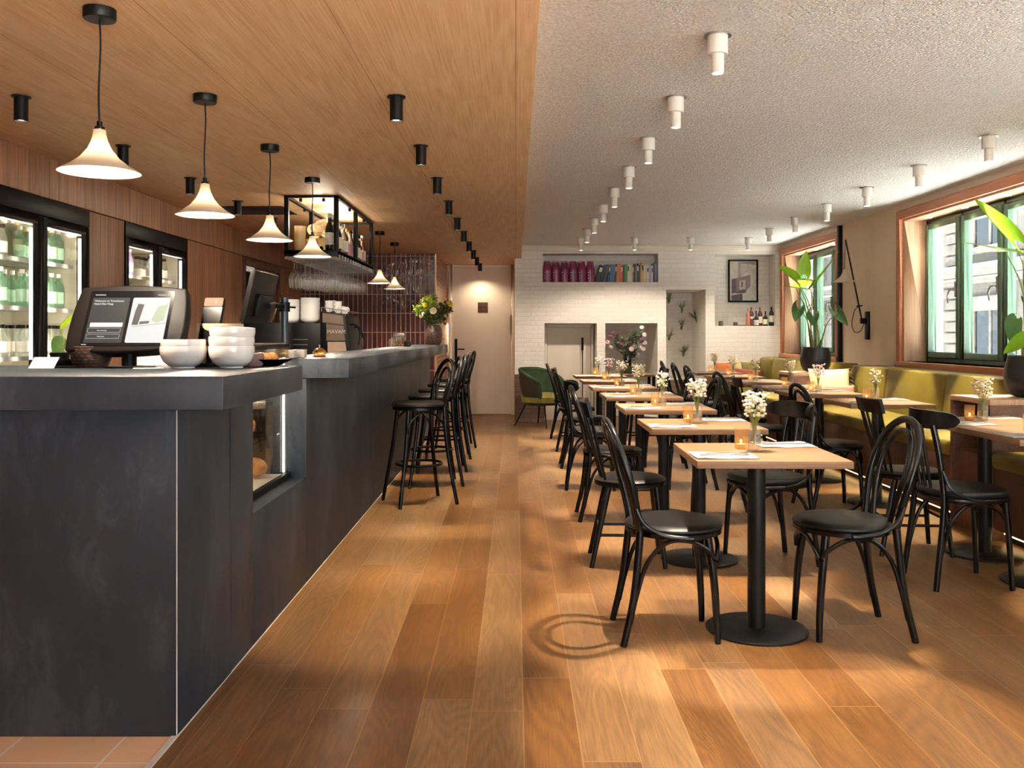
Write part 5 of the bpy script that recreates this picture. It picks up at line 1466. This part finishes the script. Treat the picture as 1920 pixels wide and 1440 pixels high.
# espresso machine
EY = 7.15
t = thing('espresso_machine', 'large black espresso machine behind the bar with cups stacked on top', 'coffee machine', (-1.55, EY, .9))
MB().box(-.40, .0, 0, .62, .0, .435).build('body', M['black'], t, bevel=.006)
sl = MB()
for k in range(3): sl.box(-.34, -.1, -.004, 0, .30-k*.04, .306-k*.04)
sl.build('vent_slots', M['steel'], t)
MB().add([(0,-.01,0),(.27,-.01,0),(.2,-.01,.5),(0,-.01,.53),(0,.6,0),(.27,.6,0),(.2,.6,.5),(0,.6,.53)], [(0,1,2,3),(7,6,5,4),(0,4,5,1),(1,5,6,2),(2,6,7,3),(3,7,4,0)]).build('side_body', M['black'], t, bevel=.006)
MB().add([(.02,-.014,.44),(.188,-.014,.42),(.18,-.014,.49),(.02,-.014,.515)], [(0,1,2,3)]).build('upper_panel', M['dark_steel'], t)
MB().add([(.06,-.014,.05),(.232,-.014,.05),(.2,-.014,.285),(.06,-.014,.285)], [(0,1,2,3)]).build('lower_panel', plain('taupe_panel', srgb(150,128,112), .4), t)
MB().add([(.05,-.013,.295),(.2,-.013,.295),(.186,-.013,.41),(.05,-.013,.43)], [(0,1,2,3)]).build('badge_panel', M['dark_steel'], t)
text_mesh('MAVAM', .042, M['steel'], t, Matrix.Translation((.056, -.016, .352)) @ Matrix.Rotation(PI/2, 4, 'X'))
rl = MB()
rl.tube([(.01, 0, .56), (.2, 0, .53), (.2, .58, .53)], .004, 6)
for x in (.01, .07, .13, .2): rl.cyl((x, 0, .48), (x, 0, .56-.03*x/.2), .003, n=6)
rl.build('cup_rail', M['steel'], t)
MB().tube(spline([(.2, .1, .42), (.26, .1, .42), (.3, .08, .36), (.29, .06, .26)]), .006, 6).build('steam_wand', M['black'], t)
MB().tube(spline([(.2, .3, .4), (.26, .3, .4), (.3, .28, .3)]), .006, 6).build('steam_wand', M['black'], t)
ORD.append('thirteenth')
cupm = MB().openlathe(bowl_prof(.078, .05), 28).build('white_bowl', M['ceramic'])
tag(cupm, 'white bowl in the right-hand stack on the espresso machine, lowest', 'bowl', 'bowls stacked right on the espresso machine')
cupm.location = (-1.665, EY+.15, 1.336)
for sx, n_, gname, lab in ((-1.665, 13, 'bowls stacked right on the espresso machine', 'white bowl in the right-hand stack on the espresso machine'), (-1.83, 12, 'bowls stacked left on the espresso machine', 'white bowl in the left-hand stack on the espresso machine')):
    for k in range(n_):
        if sx == -1.665 and k == 0: continue
        c = cupm.copy(); COL.objects.link(c); c.location = (sx+random.uniform(-.0015,.0015), EY+.15, 1.336+.0128*k); c['label'] = lab + ', ' + (['lowest']+ORD[1:])[k].replace('twelfth', 'topmost but one') + ('' if k == 0 else ' up') if k < 12 else lab + ', topmost'; c['group'] = gname
mug = MB().openlathe([(0, .002), (.02, 0), (.03, .02), (.034, .055), (.031, .055), (.027, .02), (0, .008)], 20).build('cup', M['ceramic'])
MB().tube(spline([(.032, 0, .045), (.05, 0, .04), (.048, 0, .02), (.03, 0, .015)]), .004, 6).build('handle', M['ceramic'], mug)
tag(mug, 'white cup behind the espresso machine rail, first counting from the lower left', 'cup', 'cups behind the machine rail'); mug.location = (-1.5, EY+.1, 1.425)
for x, y, z_ in ((-1.43, .1, 1.415), (-1.38, .12, 1.41), (-1.5, .2, 1.43), (-1.43, .2, 1.42), (-1.5, .1, 1.46), (-1.43, .1, 1.455), (-1.44, .3, 1.42), (-1.5, .2, 1.465)):
    CN = ['first', 'second', 'third', 'fourth', 'fifth', 'sixth', 'seventh', 'eighth', 'ninth']
    mi = globals().setdefault('mugi', 1); globals()['mugi'] += 1
    dup(mug, (x, EY+y, z_), random.uniform(0, 6), 'white cup behind the espresso machine rail, %s counting from the lower left' % CN[mi])
# three white bowls left of the machine on a kitchen shelf piece
o = MB().box(-.16, .16, -.12, .12, 0, .43).build('coffee_grinder', M['black'], bevel=.01); o.location = (-1.82, 6.6, .9); tag(o, 'black coffee grinder beside the espresso machine', 'grinder')
MB().openlathe([(.03, .43), (.06, .5), (.075, .56)], 20).build('hopper', M['glass'], o)
# glass jars near the far end of the bar
t = thing('glass_jar', 'squat glass jar of wrapped treats with white lid on the bar', 'jar', (-1.17, 9.0, ZC))
MB().openlathe([(0, .002), (.06, .002), (.068, .02), (.068, .09), (.055, .105)], 28).build('jar_body', M['vase_glass'], t)
MB().lathe([(0, .104), (.058, .104), (.06, .125), (.05, .132), (0, .134)], 24).build('lid', M['label'], t)
f = MB()
for k in range(20):
    a = rb.uniform(0, 6.28); r_ = rb.uniform(0, .045); f.sphere((r_*math.cos(a), r_*math.sin(a), .015+rb.uniform(0, .035)), .012, 6, 5)
f.build('treats', plain('amber_treats', srgb(190,130,60), .5, var=.3), t)['kind'] = 'stuff'
o = MB().lathe([(.035, 0), (.04, .01), (.04, .05), (.03, .06), (0, .06)], 20).build('dark_jar', M['dark_steel']); o.location = (-1.09, 9.05, ZC); tag(o, 'small dark jar beside the squat glass jar on the bar', 'jar')
o = MB().openlathe([(.03, 0), (.034, .04), (.03, .08)], 20).build('tumbler', M['vase_glass']); o.location = (-1.245+.035, 8.8, ZC); tag(o, 'clear tumbler beside the squat glass jar on the bar', 'tumbler')

# ================================================================ HANGING RACK WITH GLASSES
RX0, RX1, RY0, RY1 = -1.80, -1.38, 7.0, 8.73
t = thing('hanging_rack', 'black steel rack hanging over the bar with shelf and glass rails', 'rack', (0, 0, 0))
p = .034
for x in (RX0, RX1-p):
    for y in (RY0, (RY0+RY1)/2-p/2, RY1-p): MB().box(x, x+p, y, y+p, 1.89, Z_O).build('post', M['black'], t, bevel=.002)
for x in (RX0, RX1-p): MB().box(x, x+p, RY0, RY1, Z_O-.018, Z_O-.0003).build('top_rail', M['black'], t, bevel=.002)
for y in (RY0, RY1-p): MB().box(RX0, RX1, y, y+p, Z_O-.017, Z_O-.0004).build('top_rail', M['black'], t, bevel=.002)
MB().box(RX0-.0, RX1, RY0, RY1, 1.868, 1.893).box(RX0, RX1, RY0, RY0+.02, 1.85, 1.9).box(RX1-.006, RX1, RY0, RY1, 1.84, 1.9).build('shelf', M['black'], t, bevel=.002)
NR = 14
pit = (RY1-RY0-.06)/NR
rl = MB()
for k in range(NR+1):
    y = RY0+.03+pit*k
    rl.box(RX0, RX1+.012, y-.012, y+.012, 1.832, 1.838).box(RX0, RX1+.012, y-.003, y+.003, 1.838, 1.868)
rl.build('glass_rails', M['steel'], t)['kind'] = 'stuff'
wg = [(.033, 0), (.034, -.003), (.008, -.008), (.0035, -.02), (.0032, -.085), (.006, -.094), (.024, -.108), (.037, -.130), (.041, -.155), (.038, -.19), (.032, -.215)]
g0 = MB().openlathe(wg, 20).build('wine_glass', M['stem_glass'])
tag(g0, 'clear stemmed wine glass hanging upside down from the rack over the bar', 'wine glass', 'wine glasses hanging from the rack')
ii = 0
for k in range(NR):
    for j in range(4):
        x = RX0+.055+.098*j; y = RY0+.03+pit*(k+.5); zz = 1.842
        if ii == 0: c = g0
        else: c = g0.copy(); COL.objects.link(c)
        c.location = (x+random.uniform(-.006, .006), y, zz); s_ = 1.08 if k < 6 else .98
        c.scale = (s_, s_, s_)
        c['label'] = 'hanging wine glass, row %s from the front, %s from the left' % (['one', 'two', 'three', 'four', 'five', 'six', 'seven', 'eight', 'nine', 'ten', 'eleven', 'twelve', 'thirteen', 'fourteen'][k], ['first', 'second', 'third', 'fourth'][j]); ii += 1
for k, (x, y) in enumerate(((RX0+.12, RY0+.04), (RX0+.3, RY0+.04), (RX0+.02, RY0+.6), (RX0+.02, RY0+1.3), (RX1-.02, RY0+.6), (RX1-.02, RY0+1.3))):
    MB().lathe([(0, Z_O-.045), (.012, Z_O-.045), (.012, Z_O-.018), (0, Z_O-.018)], 12, cx=x, cy=y).build('mini_spot', M['black'], t)
for y in (RY0+.35, RY0+.9, RY0+1.4): lamp_light(t, ((RX0+RX1)/2, y, 2.2), 'POINT', 3.5, WARM, .05)
# bottles and glassware on the rack shelf
ZS = 1.8935
rp = [('dark_glass', 'label', 'white_lamp', .036, .30, 'dark wine bottle with white label'), ('clear_bottle', 'label', 'dark_steel', .036, .28, 'clear spirit bottle'), ('brown_glass', 'gyp', 'black', .035, .27, 'brown spirit bottle with cream label'), ('dark_glass', 'gyp', 'brass', .037, .29, 'dark bottle with brass cap'), ('clear_bottle', 'pink', 'brass', .038, .26, 'clear bottle with pink label'), ('brown_glass', 'label', 'steel', .036, .29, 'amber bottle with silver cap')]
protos2 = {}
seq = [0, 0, 0, 3, 1, 1, 5, 4, 4, 2, 1, 5, 3, 2, 4, 5]
for k, q in enumerate(seq):
    b_, l_, c_, r_, h_, nm = rp[q]
    y = RY0+.09+.1*k; x = RX1-.085
    if y > RY1-.06: break
    lab = '%s on the hanging rack, aisle edge, %s from the front' % (nm, ORD[min(k, 11)] if k < 12 else ['thirteenth', 'fourteenth', 'fifteenth', 'sixteenth'][k-12])
    if q not in protos2:
        o = make_bottle('spirit_bottle', r_, h_, M[b_], M[l_], M[c_], .36, .58); protos2[q] = o
        o.location = (x, y, ZS); tag(o, lab, 'bottle', 'bottles on the hanging rack')
    else: dupm(protos2[q], (x, y, ZS), lab, 'bottle', 'bottles on the hanging rack', k)
    if k % 2 == 0:
        q2 = (q+2) % 6
        if q2 in protos2: dupm(protos2[q2], (x-.1, y+.04, ZS), lab.replace('aisle edge', 'second line'), 'bottle', 'second line of bottles on the rack', k)
tm = MB().openlathe([(0, .003), (.034, .002), (.043, .04), (.045, .062), (.041, .062), (.038, .03), (0, .01)], 22)
M['cut_glass'] = glass_thin('cut_glass', (.95,.9,.78,1), 1.5, .12, .4, (.95,.85,.62,1))
tum = tm.build('tumbler', M['cut_glass'])
tag(tum, 'pale stacked tumbler on the left of the hanging rack', 'tumbler', 'tumblers stacked on the rack')
tum.location = (RX0+.1, RY0+.1, ZS)
for k in range(1, 8):
    c = tum.copy(); COL.objects.link(c); c.location = (RX0+.1+(.0 if k < 6 else .1), RY0+.1, ZS+.028*(k if k < 6 else k-6)); c['label'] = 'pale stacked tumbler on the hanging rack, %s from the bottom%s' % ((['lowest', 'second', 'third', 'fourth', 'fifth', 'sixth'][k], '') if k < 6 else (['lowest', 'second'][k-6], ' of the short stack'))
cp = MB().openlathe([(0, .003), (.03, .002), (.034, .008), (.006, .014), (.006, .035), (.03, .055), (.052, .085), (.055, .1), (.05, .1)], 24).build('coupe_glass', M['cut_glass'])
tag(cp, 'cut-glass coupe on the hanging rack, upright at front left', 'glass', 'cut-glass coupes on the rack'); cp.location = (RX0+.21, RY0+.09, ZS)
for x, y, z_, rot in ((.29, .09, 0, .0), (.21, .2, 0, 0), (.3, .2, 0, 0), (.22, .1, .08, .6), (.3, .1, .08, -.5), (.25, .16, .13, 1.0), (.3, .17, .15, .3), (.2, .2, .11, -.8)):
    c = cp.copy(); COL.objects.link(c); c.location = (RX0+x, RY0+y, ZS+z_+abs(rot)*.03); c.rotation_euler = (rot, rot*.5, 0); c['label'] = 'cut-glass coupe on the hanging rack, ' + ('upright at %s' % {(.29,.09): 'front right', (.21,.2): 'back left', (.3,.2): 'back right'}.get((x, y), 'top') if rot == 0 else 'tilted in the heap, ' + {.6: 'front left', -.5: 'front right', 1.0: 'middle, most tilted', .3: 'rear top', -.8: 'rear left'}[rot])
# door sign
t = thing('door_sign', 'small square brown plaque at eye height on the white door', 'sign', ((905.5-VPX)*YD/F_PX, YD-.033, CAM_H+(VPY-576.5)*YD/F_PX))
MB().box(-.078, .078, -.002, .004, -.078, .078).build('plaque', M['walnut_dark'], t, bevel=.001)
text_mesh('PRIVATE', .03, M['black'], t, Matrix.Translation((-.062, -.003, -.008)) @ Matrix.Rotation(PI/2, 4, 'X'))
